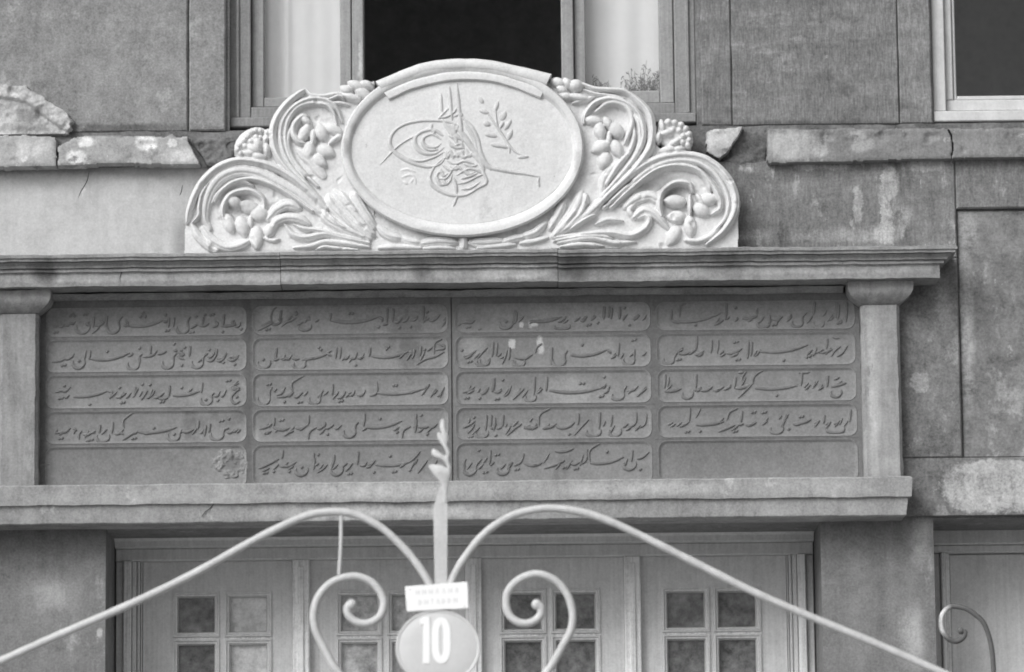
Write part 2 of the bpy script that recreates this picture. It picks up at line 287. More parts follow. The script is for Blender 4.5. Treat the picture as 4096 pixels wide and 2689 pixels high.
WLOC = {}
class Carving:                                   # stone carved from one block: a relief grid whose faces are handed to the piece that owns them
    def __init__(s, x0, x1, z0, z1, step, yf, yb):
        s.xs = np.arange(x0, x1, step); s.zs = np.arange(z0, z1, step); s.X, s.Z = np.meshgrid(s.xs, s.zs, indexing='ij')
        s.H = np.zeros(s.X.shape); s.O = np.zeros(s.X.shape, int); s.mask = np.zeros(s.X.shape, bool); s.step = step; s.yf = yf; s.yb = yb; s.own = [None]
    def owner(s, name, parent): s.own.append((name, parent)); return len(s.own) - 1
    def poly(s, pts):
        ins = np.zeros(s.X.shape, bool); n = len(pts)
        for i in range(n):
            (xa, za), (xb, zb) = pts[i], pts[(i + 1) % n]
            if abs(zb - za) < 1e-9: continue
            c = ((za > s.Z) != (zb > s.Z)) & (s.X < (xb - xa) * (s.Z - za) / (zb - za) + xa); ins ^= c
        s.mask |= ins; return ins
    def win(s, xa, xb, za, zb):
        i0, i1 = np.searchsorted(s.xs, (xa, xb)); j0, j1 = np.searchsorted(s.zs, (za, zb)); return slice(max(i0, 0), i1), slice(max(j0, 0), j1)
    def put(s, sl, val, inside, o, cover=True):
        up = inside & (val > s.H[sl]); s.H[sl] = np.where(up, val, s.H[sl]); s.O[sl] = np.where(up, o, s.O[sl])
        if cover: s.mask[sl] |= inside
    def stroke(s, pts, wd, h, o, taper=(.6, .35), groove=0.0, base=0.0, pen=None, pw=(2.4, .62), cover=True):
        q = smooth(pts, max(6, 6 * (len(pts) - 1))); N = len(q); pad = (wd if not callable(wd) else .03) * .8
        sl = s.win(min(p.x for p in q) - pad, max(p.x for p in q) + pad, min(p.z for p in q) - pad, max(p.z for p in q) + pad)
        X, Z = s.X[sl], s.Z[sl]
        if X.size == 0: return
        best = np.full(X.shape, 9.0); bk = np.ones(X.shape)
        for i in range(N - 1):
            a, b = q[i], q[i + 1]; dx, dz = b.x - a.x, b.z - a.z; L2 = dx * dx + dz * dz + 1e-12
            t = np.clip(((X - a.x) * dx + (Z - a.z) * dz) / L2, 0, 1); d = np.hypot(X - a.x - t * dx, Z - a.z - t * dz); u = (i + t) / (N - 1)
            k = np.minimum(1, taper[0] + (1 - taper[0]) * np.sin(np.clip(u / .3, 0, 1) * math.pi / 2)); k = np.minimum(k, taper[1] + (1 - taper[1]) * np.sin(np.clip((1 - u) / .3, 0, 1) * math.pi / 2))
            w_ = wd
            if pen is not None: w_ = wd * (.5 + .6 * abs(dx * math.sin(pen) - dz * math.cos(pen)) / math.sqrt(L2))
            tt = d / (w_ / 2 * k); up = tt < best; best = np.where(up, tt, best); bk = np.where(up, k, bk)
        ins = best < 1; t = np.clip(best, 0, 1); v = base + h * (.4 + .6 * bk) * (1 - t ** pw[0]) ** pw[1]
        if groove: v = v - h * groove * np.exp(-((t - .46) / .13) ** 2)
        s.put(sl, v, ins, o, cover)
    def bud(s, c, rx, rz, rot, h, o, base=0.0, point=.4):
        r = max(rx, rz) * 1.05; sl = s.win(c.x - r, c.x + r, c.z - r, c.z + r); dx, dz = s.X[sl] - c.x, s.Z[sl] - c.z; ca, sa = math.cos(rot), math.sin(rot)
        a = (dx * ca + dz * sa) / rx; b = (-dx * sa + dz * ca) / rz; a = a / (1 - point * np.clip(b, 0, 1) ** 2)
        t = np.hypot(a, b); ins = t < 1; s.put(sl, base + h * (1 - np.clip(t, 0, 1) ** 2.2) ** .55, ins, o)
    def hollow(s, c, rx, rz, dep):
        t = np.hypot((s.X - c.x) / rx, (s.Z - c.z) / rz); s.H -= np.where(s.O == 0, dep * np.clip(1 - t ** 3, 0, 1), 0)
    def blur(s, n=1):
        for _ in range(n):
            H = np.pad(s.H, 1, mode='edge'); s.H = (H[1:-1, 1:-1] * 4 + H[:-2, 1:-1] + H[2:, 1:-1] + H[1:-1, :-2] + H[1:-1, 2:]) / 8
    def rough(s, amp, sc, seed=0, cut=None):
        for i, x in enumerate(s.xs):
            for j, z in enumerate(s.zs):
                if s.mask[i, j]:
                    n_ = mnoise.noise(Vector((x * sc, seed, z * sc))); s.H[i, j] += amp * n_ if cut is None else -amp * max(0, n_ - cut)
    def build(s, ground_name, ground_parent, mat, ang=50, mats={}):
        m = s.mask; dil = m.copy(); dil[1:] |= m[:-1]; dil[:-1] |= m[1:]; d2 = dil.copy(); d2[:, 1:] |= dil[:, :-1]; d2[:, :-1] |= dil[:, 1:]
        Y = np.where(m, s.yf - s.H, s.yb); nx, nz_ = s.X.shape; idx = np.arange(nx * nz_).reshape(nx, nz_)
        q = np.stack([idx[:-1, :-1], idx[1:, :-1], idx[1:, 1:], idx[:-1, 1:]], -1).reshape(-1, 4)
        okf = d2.ravel()[q].all(1) & m.ravel()[q].any(1); q = q[okf]
        hv = np.where(m, s.H, -1).ravel()[q]; fo = s.O.ravel()[q[np.arange(len(q)), hv.argmax(1)]]
        XYZ = np.stack([s.X.ravel(), Y.ravel(), s.Z.ravel()], -1); out = []
        for o in np.unique(fo):
            f = q[fo == o]; u, inv = np.unique(f, return_inverse=True); f = inv.reshape(-1, 4)
            mb = MB(); mb.v = [Vector(p) for p in XYZ[u]]; mb.f = f.tolist()
            nm, par = (ground_name, ground_parent) if o == 0 else s.own[o]
            out.append(obj(nm, mb, mats.get(nm, mat), par, ang, flip=True))
        return out
def thing(name, label, cat, loc=(0, 0, 0), group=None):
    o = bpy.data.objects.new(name, None); COL.objects.link(o); o.location = loc; o.empty_display_size = .2
    o['label'] = label; o['category'] = cat
    if group: o['group'] = group
    WLOC[o.name] = Vector(loc); return o
def obj(name, mb, mat, parent=None, ang=35, label=None, kind=None, flip=None):
    vs = mb.v; lo = Vector([min(v[i] for v in vs) for i in range(3)]); hi = Vector([max(v[i] for v in vs) for i in range(3)])
    c = Vector(((lo.x + hi.x) / 2, (lo.y + hi.y) / 2, lo.z))
    me = bpy.data.meshes.new(name); me.from_pydata([v - c for v in vs], [], mb.f); me.update()
    if flip is None:
        bm = bmesh.new(); bm.from_mesh(me); bmesh.ops.recalc_face_normals(bm, faces=bm.faces); bm.to_mesh(me); bm.free()
    me.materials.append(M[mat] if isinstance(mat, str) else mat)
    me.polygons.foreach_set('use_smooth', [True] * len(me.polygons)); me.set_sharp_from_angle(angle=R(ang))
    o = bpy.data.objects.new(name, me); COL.objects.link(o); WLOC[o.name] = c
    if parent: o.parent = parent; o.location = c - WLOC[parent.name]
    else: o.location = c
    if label: o['label'] = label
    if kind: o['kind'] = kind
    return o
def part_empty(name, parent, loc):
    o = bpy.data.objects.new(name, None); COL.objects.link(o); o.parent = parent; o.location = Vector(loc) - WLOC[parent.name]
    WLOC[o.name] = Vector(loc); o.empty_display_size = .1; return o

def course(x0, x1, y0, yb, levels, n=120, jit=.003, sl=1, sr=1, seed=0):     # a moulded course: profile (projection, z) run along x and returned at its ends
    mb = MB(); rings = []
    for k, (p, z) in enumerate(levels):
        a, b = x0 - p * sl, x1 + p * sr; ring = [(a, yb, z)]
        for i in range(n + 1):
            x = a + (b - a) * i / n; e = 1 if 0 < i < n else .4
            j1 = (nz(x, seed, z, 9) + .6 * nz(x, seed, z, 31)) * jit * e; j2 = (nz(x, seed + 7, z, 7) + .7 * nz(x, seed + 7, z, 27)) * jit * e
            ring.append((x, y0 - p + j1, z + j2))
        ring.append((b, yb, z)); rings.append(ring)
    return mb.loft(rings)

def rrect(x0, x1, z0, z1, r, y, n=5):
    out = []
    for cx, cz, a0 in ((x1 - r, z1 - r, 0), (x0 + r, z1 - r, 90), (x0 + r, z0 + r, 180), (x1 - r, z0 + r, 270)):
        for i in range(n + 1):
            a = R(a0 + 90 * i / n); out.append((cx + r * math.cos(a), y, cz + r * math.sin(a)))
    return out
def ringframe(x0, x1, z0, z1, prof, n=0):       # a frame whose section is (inset, y) from outside to inside
    mb = MB(); mb.loft([[(x0 + i, y, z0 + i), (x1 - i, y, z0 + i), (x1 - i, y, z1 - i), (x0 + i, y, z1 - i)] for i, y in prof], cap=False); return mb

# ================================================================ ground
g = MB(); g.add([(-150, -150, 0), (150, -150, 0), (150, 150, 0), (-150, 150, 0)], [(0, 1, 2, 3)])
o = obj('ground', g, 'ground', kind='structure')

# ================================================================ the building
B = thing('stone_building', 'grey plastered building front with tall windows above a carved stone doorway', 'building', (0, .2, 0))
ZSB = ZQ([(100, 1215), (1300, 1206), (2100, 1197)], -.2) + .0          # underside of the sill
ZDT = ZSB + .005
XDL = QX(245, 1400, 0); XDR = QX(1910, 1400, 0); XSD = QX(2172, 1380, 0)
ZW = ZQ([(560, 296), (1600, 290)], 0)                                 # foot of the big upper window
XWL = QX(533, 200, 0); XWR = QX(1618, 200, 0); XRL = QX(2166, 150, 0); ZRW = QZ(2220, 287, 0)
WT = 7.7; TOP = 8.6; XL, XR = -5.0, 5.0
def wall(x0, x1, z0, z1, mat='plain_wall', y0=0, y1=.5): return obj('wall', MB().box(x0, x1, y0, y1, z0, z1), mat, B)
wall(XL, XDL, 0, ZDT, 'lower_wall'); wall(XDR, XSD, 0, ZDT, 'lower_wall'); wall(XSD + 1.2, XR, 0, ZDT, 'lower_wall')
ZM_ = ZQ([(300, 382), (2100, 371)], 0)                                 # joint under the string course
ZST0 = ZSB + .12
wall(XL, XR, ZDT, ZST0, 'lower_wall'); wall(XL, 0.0, ZST0, ZM_, 'pale_plaster'); wall(0.0, XR, ZST0, ZM_, 'dark_wall')
wall(XL, XR, ZM_, min(ZW, ZRW), 'stucco')
zb = min(ZW, ZRW)
wall(XL, XWL, zb, WT, 'stucco'); wall(XWR, XRL, zb, WT, 'stucco_right'); wall(XRL + 1.1, XR, zb, WT, 'stucco_right'); wall(XL, XR, WT, TOP, 'stucco')
# the stucco facing above the string course, in panels and strips with open joints
ZP = ZQ([(300, 303), (2000, 297)], 0)
def facing(name, a, b, yf, mat='stucco', z0=None, z1=WT, bv=.006):
    pts = []; x0, x1 = QX(a, 150, 0), QX(b, 150, 0); z0 = z0 or ZP
    N = 40
    for i in range(N + 1): pts.append((x0 + .0025 * nz(i * .37, a * .01, 0), z0 + (z1 - z0) * i / N))
    for i in range(N + 1): pts.append((x1 + .0025 * nz(i * .37, b * .01, 5), z1 - (z1 - z0) * i / N))
    return obj(name, MB().prism(pts, yf, .001, bv), mat, B)
facing('wall_panel', -400, 436.5, -.020); facing('wall_strip', 441, 525, -.026)
facing('wall_strip', 1628, 1698, -.024, 'stucco_right'); facing('wall_panel', 1699.5, 2085, -.021, 'stucco_right', bv=.004); facing('wall_strip', 2087, 2163, -.020, 'stucco_right')
# ledge of dirty masonry behind the broken string course
obj('wall_course', course(XL, XR, 0, .001, [(.012, ZM_ - .004), (.022, ZM_ + .03), (.03, ZP - .05), (.018, ZP - .002)], n=260, jit=.010, seed=3, sl=0, sr=0), 'ledge_core', B)
# string course, block by block, with its breaks
def block(poly, yf=-.066, bv=0, name='string_course_block', mat='ledge', jit=.006, yb=-.006, amp=.0028, parent=None):
    pts = [Q(x, y, yf - .01) for x, y in poly]; xs = [p.x for p in pts]; zs_ = [p.z for p in pts]; st_ = .004
    cv = Carving(min(xs) - .02, max(xs) + .02, min(zs_) - .02, max(zs_) + .02, st_, yf, yb)
    rs = []
    for i, p in enumerate(pts):
        q = pts[(i + 1) % len(pts)]; n = max(1, int((q - p).length / .012))
        for k in range(n):
            a = p.lerp(q, k / n); e = .0028; rs.append((a.x + e * (nz(a.x, 1, a.z, 28) + .6 * nz(a.x, 1, a.z, 90)), a.z + e * (nz(a.x, 5, a.z, 28) + .6 * nz(a.x, 5, a.z, 90))))
    cv.poly(rs); cv.H += .010
    er = cv.mask.copy()
    for k in range(2):
        e2 = er.copy(); e2[1:] &= er[:-1]; e2[:-1] &= er[1:]; e2[:, 1:] &= er[:, :-1]; e2[:, :-1] &= er[:, 1:]; cv.H -= np.where(cv.mask & ~e2, .0016, 0); er = e2
    cv.rough(amp, 16, 1); cv.rough(amp * .5, 55, 4); cv.rough(amp * 10, 17, 8, .36); cv.blur(1)
    return cv.build(name, parent or B, mat)
block([(-500, 318), (0, 314), (55, 313), (129, 318), (131, 350), (132, 386), (40, 388), (-500, 391)])
block([(134, 338), (160, 327), (172, 318), (210, 314), (280, 313), (300, 316), (330, 314), (380, 318), (401, 309), (410, 318), (437, 316), (436, 327), (446, 345), (455, 362), (464, 381), (380, 382), (290, 378), (240, 379), (180, 385), (134, 386)])
block([(1641, 306), (1660, 299), (1727, 294), (1712, 322), (1690, 352), (1672, 370), (1660, 364), (1641, 352)], mat='ledge_right')
block([(1783, 300), (1830, 298), (1900, 301), (1960, 297), (2040, 299), (2120, 296), (2200, 298), (2208, 312), (2213, 340), (2210, 368), (2090, 371), (1980, 375), (1880, 377), (1783, 379)], mat='ledge_right')
block([(2201, 298), (2280, 297), (2900, 290), (2900, 361), (2330, 366), (2212, 368), (2215, 338), (2210, 312)], mat='ledge_right')
# rubble cores exposed in the breaks
block([(466, 322), (500, 318), (560, 320), (600, 330), (600, 385), (480, 385), (470, 365), (458, 350), (440, 330)], -.026, .012, 'broken_core', 'ledge_core', .02, amp=.010)
block([(1676, 370), (1694, 352), (1716, 322), (1730, 300), (1780, 300), (1780, 380), (1720, 383), (1690, 380)], -.020, .01, 'broken_core', 'ledge_core', .02, amp=.008)
# remnant of a carved pediment on the string course
PR = part_empty('pediment_fragment', B, Q(80, 312, -.07))
cv = Carving(Q(-130, 300, -.06).x, Q(180, 300, -.06).x, Q(100, 316, -.06).z, Q(0, 180, -.06).z, .004, -.045, -.006)
fo_ = smooth([Q(x, y, -.06) for x, y in ((-110, 312), (-110, 165), (-30, 186), (40, 200), (60, 197), (66, 207), (96, 222), (122, 242), (148, 256), (160, 272), (171, 276), (164, 288), (166, 297), (158, 303), (156, 310))], 120)
cv.poly([(p.x + .006 * nz(p.x, 1, p.z, 40), p.z + .006 * nz(p.x, 4, p.z, 40)) for p in fo_])
ow = cv.owner('fragment_rim', PR)
cv.stroke([Q(x, y, -.06) for x, y in ((-110, 185), (-20, 204), (60, 216), (105, 246), (140, 272), (158, 292))], .075, .022, ow, (.9, .6), base=.004, pw=(3, .5), cover=False)
cv.rough(.008, 11, 3); cv.rough(.0045, 34, 9); cv.rough(.003, 90, 2); cv.rough(.05, 14, 5, .32); cv.blur(1); cv.build('fragment_slab', PR, 'fragment')
# right-hand recessed panel edge: a slightly proud wall strip
def slabz(name, x0, x1, z0, z1, yf, mat, bv=.006, yb=.001): return obj(name, MB().box(x0, x1, yf, yb, z0, z1, bv), mat, B)
XQ1 = QX(2225, 700, 0); XQ2 = QX(2190, 1130, 0)
ZQ1 = QZ(2250, 490, 0); ZLR = QZ(2230, 1200, 0)
ZQ2 = QZ(2230, 1066, 0); ZCT = QZ(1900, 579, -.25)
slabz('wall_strip', QX(1600, 480, 0), XQ1, ZCT, ZM_ - .012, -.030, 'dark_wall')
slabz('wall_strip', QX(2050, 700, 0), XQ1, ZQ2 + .001, ZCT - .001, -.030, 'right_wall')
slabz('wall_panel', XQ1 + .004, XQ1 + 2.2, ZQ2 + .001, ZQ1, -.010, 'right_wall')
slabz('wall_strip', XQ1 + .002, XQ1 + 2.2, ZQ1 + .004, ZM_ - .012, -.030, 'dark_wall')
slabz('wall_panel', QX(2060, 1130, 0), XQ1 + 2.2, ZLR, ZQ2 - .0005, -.030, 'right_wall', .002)
# ---------------------------------------------------------------- cornice, pilasters, sill of the doorway
zc = lambda y, p: ZQ([(1300, y)], -p)
CX0, CX1 = -4.3, QX(2183, 620, -.2) - .20
cprof = [(.03, zc(654.5, .2) - .0005)] + [(p, zc(y, p)) for p, y in ((.2, 654.5), (.2, 622), (.215, 620.5), (.216, 614), (.207, 613), (.228, 611), (.231, 606), (.240, 600), (.247, 597.5), (.236, 597), (.258, 595), (.259, 588), (.266, 587), (.266, 581), (.24, 579))] + [(.02, zc(579, .25) + .02)]
cxs = [CX0, QX(652, 610, -.2), QX(1296, 610, -.2), CX1]
for i in range(3):
    dzv = (0, .0012, -.0006)[i]; dyv = (0, -.001, .001)[i]
    obj('cornice_block', course(cxs[i] + (.0012 if i else 0), cxs[i + 1] - (.0012 if i < 2 else 0), dyv, -.002, [(p, z + dzv) for p, z in cprof], n=160, jit=.0028, seed=1 + i * .37, sl=1 if i == 0 else 0, sr=1 if i == 2 else 0), 'cornice', B, ang=22)
# bed moulding beneath
ZB0 = zc(655, .2)
obj('bed_moulding', course(-4.2, QX(1960, 670, -.08), 0, -.002, [(.032, ZB0 - .026), (.040, ZB0 - .022), (.052, ZB0 - .014), (.056, ZB0 - .009), (.070, ZB0 - .009), (.072, ZB0 - .006)], n=300, jit=.004, seed=5, sl=0, sr=0), 'cornice', B, ang=25)
# pilasters
ZST = ZQ([(60, 1130), (1200, 1117), (2110, 1103)], -.2)
def pilaster(xa, xb, capl, capr, sr=1, sl=1):
    e = part_empty('pilaster', B, ((xa + xb) / 2, -.06, ZST))
    ztop = ZQ([(2050, 706)], -.12); m_ = MB(); N = 30; rings = []
    for i in range(N + 1):
        z = ZST - .001 + (ztop - ZST) * i / N; q = lambda s: .004 * nz(s, z, 0, 14) + .002 * nz(s, z, 3, 45)
        rings.append([(xa + q(1), -.001, z), (xa + q(1), -.085, z), (xa + .012 + q(2), -.10, z), (xb - .012 + q(4), -.10 + q(5), z), (xb + q(6), -.085, z), (xb + q(6), -.001, z)])
    m_.loft(rings); obj('shaft', m_, 'pilaster', e)
    zt = ZB0 - .001
    obj('capital', course(xa + .04, xb - .04, -.06, -.001, [(.03, ztop), (.045, ztop + .004), (.06, ztop + .016), (.082, ztop + .034), (.092, ztop + .052), (.094, zt)], n=24, jit=.003, seed=xa), 'pilaster', e)
pilaster(QX(2004, 900, -.1), QX(2094, 900, -.1), 0, 0)
pilaster(QX(88, 900, -.1) - .155, QX(88, 900, -.1), 0, 0)
# sill under the inscription
zs = lambda y, p: ZQ([(1300, y)], -p)
SX1 = QX(2118, 1120, -.2) - .2
obj('door_cornice', course(-4.3, SX1, 0, -.002, [(.172, ZSB), (.177, ZSB + .004), (.186, zs(1165, .18)), (.188, zs(1163, .19)), (.199, zs(1161.5, .2)), (.203, ZST - .006), (.196, ZST)], n=420, jit=.0028, seed=8), 'sill', B, ang=25)
# soffit wall band behind the sill is the wall itself; doorway lintel in the recess
def crack(s_, Y, wd=.003):
    v = [float(q) for q in s_.split()]; m_ = MB(); m_.relief([Q(v[i], v[i + 1], Y) for i in range(0, len(v), 2)], wd, .0006, [(1, 0), (.6, 1), (-.6, 1), (-1, 0)], (.3, .1), .001); obj('crack', m_, 'crack', B)
crack("207 398 203 418 196 432 188 445 181 462", -.0005, .004); crack("499 1168 487 1182 476 1190 468 1202", -.187); crack("1896 302 1898 325 1901 340 1900 362", -.066, .004)
crack("291 598 288 612 286 624 280 640 276 652", -.2035); crack("424 430 421 446 417 455", -.0005, .004); crack("92 1085 104 1079 118 1081", -.1005)
# ---------------------------------------------------------------- entrance door
DR = part_empty('entrance_door', B, ((XDL + XDR) / 2, .3, 0))
YD = .33
def dz(y, Y=YD): return ZQ([(1050, y)], Y)
ZL0 = dz(1302)
XF0, XF1 = QX(278, 1400, .26), QX(1888, 1400, .26)
XI0, XI1 = QX(326, 1400, YD), QX(1832, 1400, YD)
# frame: stepped head and jambs
def bar(name, x0, x1, z0, z1, yf, mat='door', b=.004, parent=None, yb=.45): return obj(name, MB().box(x0, x1, yf, yb, z0, z1, b), mat, parent or DR)
obj('door_lintel', course(XDL + .003, XDR - .003, .27, .45, [(0, ZL0 + .05), (.02, ZL0 + .055), (.025, ZL0 + .075), (.05, ZL0 + .085), (.055, ZL0 + .11), (.06, ZDT - .002)], n=60, jit=.001, sl=0, sr=0), 'door', DR)
bar('door_head', XDL + .004, XDR - .004, ZL0, ZL0 + .049, .285)
for a, b, sgn in ((XDL + .003, XI0, 1), (XI1, XDR - .003, -1)):
    wd = b - a; st = [(0, .30, .30), (.30, .62, .270), (.62, .80, .288), (.80, .93, .30), (.93, 1, .315)]
    for (u0, u1, yf) in st:
        if sgn < 0: u0, u1 = 1 - u1, 1 - u0
        bar('jamb_moulding', a + wd * u0 + .0012, a + wd * u1 - .0012, 0, ZL0 - .001, yf, 'door' if yf > .28 else 'mullion', .004)
# four leaves with glazed squares and raised mullions between
ML = [(676, 716), (1080, 1119), (1452, 1491)]
for a, b in ML:
    x0, x1 = QX(a, 1400, .3), QX(b, 1400, .3)
    m_ = MB(); m_.box(x0, x1, .284, YD + .02, 0, ZL0 - .001, .005); obj('mullion', m_, 'mullion', DR)
    m_ = MB(); xm = (x0 + x1) / 2; m_.box(xm - .012, xm + .012, .274, .2845, 0, ZL0 - .03, .003); obj('mullion_bead', m_, 'mullion', DR)
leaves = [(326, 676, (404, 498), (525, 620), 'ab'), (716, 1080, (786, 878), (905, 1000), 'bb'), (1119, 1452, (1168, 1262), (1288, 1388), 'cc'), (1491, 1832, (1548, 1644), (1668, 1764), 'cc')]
zr1, zr0 = dz(1381), dz(1474); zq1 = dz(1492); ph = zr1 - zr0; zq0 = zq1 - ph
for a, b, pa, pb, kinds in leaves:
    x0, x1 = QX(a, 1400, YD) + .0015, QX(b, 1400, YD) - .0015
    xs = [QX(v, 1420, YD) for v in (*pa, *pb)]
    m_ = MB()
    for (u0, u1, v0, v1) in [(x0, x1, zr1, ZL0 - .001), (x0, xs[0], zq0, zr1), (xs[1], xs[2], zq0, zr1), (xs[3], x1, zq0, zr1), (xs[0], xs[1], zr0, zr0), (x0, x1, .02, zq0)]:
        if v1 - v0 > 1e-4: m_.box(u0, u1, YD, YD + .05, v0, v1)
    lf = obj('door_leaf', m_, 'door', DR)
    for (p0, p1, kd) in ((xs[0], xs[1], kinds[0]), (xs[2], xs[3], kinds[1])):
        m_ = MB(); m_.box(p0, p1, YD + .001, YD + .05, zq1, zr0, .004); obj('glazing_bar', m_, 'mullion', DR)
        for (v0, v1) in ((zr0, zr1), (zq0, zq1)):
            obj('pane_moulding', ringframe(p0 - .014, p1 + .014, v0 - .010, v1 + .014, [(0, YD + .001), (.002, YD - .010), (.008, YD - .012), (.012, YD - .003), (.018, YD - .002), (.022, YD + .012), (.024, YD + .028)]), 'door', DR)
            m_ = MB(); m_.box(p0 - .002, p1 + .002, YD + .03, YD + .036, v0 - .002, v1 + .002)
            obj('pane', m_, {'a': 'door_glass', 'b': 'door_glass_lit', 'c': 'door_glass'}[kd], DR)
obj('door_backing', MB().box(XDL - .1, XDR + .1, .52, .6, 0, ZDT), 'dark_room', DR)
DR.location += Vector((0, .12, .02))
# steps to the doorway
obj('door_step', MB().box(XDL + .01, XDR - .01, -.25, .44, .001, .019, .004), 'sill', B)
# side door in the recess beyond the pier
SD = part_empty('side_door', B, (XSD + .6, .3, 0))
z1 = QZ(2250, 1290, YD)
obj('door_lintel', MB().box(XSD + .002, XSD + 1.198, .25, .45, z1 + .03, ZDT - .001, .004), 'door', SD)
obj('door_head', MB().box(XSD + .03, XSD + 1.17, .28, .45, z1, z1 + .029, .004), 'door', SD)
xq = [XSD + .002, QX(2194, 1400, .28), QX(2204, 1400, .28), QX(2214, 1400, .3)]
for i, yf in enumerate((.30, .27, .285)): obj('jamb_moulding', MB().box(xq[i] + .001, xq[i + 1] - .001, yf, .45, 0, z1 - .001, .004), 'mullion' if i else 'door', SD)
obj('door_leaf', MB().box(xq[3] + .004, XSD + 1.15, YD, YD + .05, .02, z1 - .003, .004), 'door', SD)
obj('jamb_moulding', MB().box(XSD + 1.152, XSD + 1.198, .28, .45, 0, z1 - .001, .004), 'door', SD)
obj('door_backing', MB().box(XSD - .05, XSD + 1.25, .52, .6, 0, ZDT), 'dark_room', SD)

SD.location += Vector((0, .12, .02))
# ---------------------------------------------------------------- upper windows
WN = part_empty('window', B, ((XWL + XWR) / 2, .1, ZW))
YO = .05
def wx(a, Y): return QX(a, 150, Y)
def wz(y, Y): return ZQ([(1050, y)], Y)
xo = [wx(533, YO), wx(583, YO), wx(1567, YO), wx(1616, YO)]
def wbar(name, x0, x1, z0, z1, yf, mat='frame', b=.004, yb=.2, p=WN): return obj(name, MB().box(x0, x1, yf, yb, z0, z1, b), mat, p)
zsill, zrail, zin = wz(291, YO), wz(270, YO), wz(244, YO)
wbar('window_jamb', xo[0], xo[1] - .001, zrail + .001, WT, YO); wbar('window_jamb', xo[2] + .001, xo[3], zrail + .001, WT, YO)
wbar('jamb_bead', xo[0] + .028, xo[0] + .040, zrail + .002, WT, YO - .012, 'frame', .003, YO - .0005)
wbar('window_jamb', xo[3] - .040, xo[3] - .026, zrail + .002, WT, YO - .014, 'frame', .003, YO - .0005)
wbar('window_sill', xo[0] + .002, xo[3] - .002, zsill - .002, zrail, YO - .02, 'frame'); wbar('window_rail', xo[1], xo[2], zrail + .001, zin, YO + .004, 'frame')
YS = .085
def casement(x0, x1, gx0, gx1, zg):
    z0 = zin + .006
    wbar('sash_stile', x0, gx0, z0, WT, YS, 'sash'); wbar('sash_stile', gx1, x1, z0, WT, YS, 'sash')
    wbar('sash_rail', gx0 + .001, gx1 - .001, z0, zg, YS + .003, 'sash')
    obj('pane', MB().box(gx0 - .002, gx1 + .002, .11, .114, zg - .002, WT - .01), 'glass', WN)
casement(wx(585, YS), wx(816, YS), wx(613, YS), wx(790, YS), wz(222, YS))
casement(wx(1335, YS), wx(1565, YS), wx(1361, YS), wx(1533, YS), wz(209 + 6, YS))
wbar('mullion', wx(818, .06), wx(845, .06), zin + .003, WT, .06, 'sash'); wbar('mullion', wx(1305, .06), wx(1333, .06), zin + .003, WT, .06, 'sash', yb=.2)
obj('window_board', MB().box(xo[0], xo[3], .2, .5, zsill, zin - .01), 'dark_room', WN)
W2 = part_empty('window', B, (XRL + .55, .1, ZRW))
zz = lambda y, Y: QZ(2220, y, Y)
wbar('window_jamb', XRL + .001, wx(2194, YO), zz(262, YO), WT, YO - .03, 'white_frame', p=W2); wbar('window_jamb', XRL + 1.04, XRL + 1.098, zz(262, YO), WT, YO - .03, 'white_frame', p=W2)
wbar('window_sill', XRL + .001, XRL + 1.098, zz(287, YO) - .002, zz(264, YO), YO - .05, 'white_frame', p=W2)
wbar('window_rail', wx(2194, YO) + .002, XRL + 1.038, zz(259, YO), zz(233, YO), YO, 'white_frame', p=W2)
wbar('sash_stile', wx(2194, YO) + .002, wx(2213, YO), zz(232, YO), WT, YO, 'white_frame', p=W2)
wbar('jamb_bead', wx(2213, YO) + .003, wx(2221, YO), zz(232, YO), WT, YO + .012, 'white_frame', p=W2)
wbar('sash_rail', wx(2221, YO) + .001, XRL + 1.038, zz(232, YO), zz(222, YO), YO + .012, 'white_frame', p=W2)
obj('pane', MB().box(wx(2219, YO), XRL + 1.04, .12, .124, zz(226, YO), WT - .01), 'clean_glass', W2)
# the dark room behind
rm = MB(); x0, x1, y0, y1, z0, z1_ = XL + .1, XR - .1, .502, 4.0, ZW - .6, WT + .5
rm.add([(x0, y0, z0), (x1, y0, z0), (x1, y1, z0), (x0, y1, z0), (x0, y0, z1_), (x1, y0, z1_), (x1, y1, z1_), (x0, y1, z1_)], [(0, 1, 2, 3), (4, 5, 6, 7), (1, 2, 6, 5), (0, 3, 7, 4), (3, 2, 6, 7)])
obj('room_interior', rm, 'dark_room', B)

# curtains hanging behind the side lights
def curtain(label, xa, xb, z0, folds, amp, heavy):
    N = 60; vs = []; fs = []
    for i in range(N + 1):
        u = i / N; x = xa + (xb - xa) * u
        y = .19 + amp * math.sin(u * folds * 6.28 + .8) * (1 if u < heavy else .12) + .004 * nz(x, 0, 0, 9)
        vs += [(x, y, z0), (x, y, WT - .02), (x, y + .004, z0), (x, y + .004, WT - .02)]
    for i in range(N):
        a = 4 * i; b = a + 4; fs += [(a, b, b + 1, a + 1), (b + 2, a + 2, a + 3, b + 3), (a, a + 2, b + 2, b), (a + 1, b + 1, b + 3, a + 3)]
    fs += [(0, 1, 3, 2), (4 * N, 4 * N + 2, 4 * N + 3, 4 * N + 1)]
    m_ = MB(); m_.add(vs, fs); c = obj('curtain', m_, 'curtain'); c['label'] = label; c['category'] = 'curtain'; c['group'] = 'white curtains behind the upper window glass'
curtain('white curtain gathered to one edge behind plain window glass', wx(600, .19), wx(808, .19), zin + .02, 5, .010, .38)
curtain('white curtain behind the window glass with leafy twigs before it', wx(1345, .19), wx(1548, .19), zin + .02, 3, .004, 1)
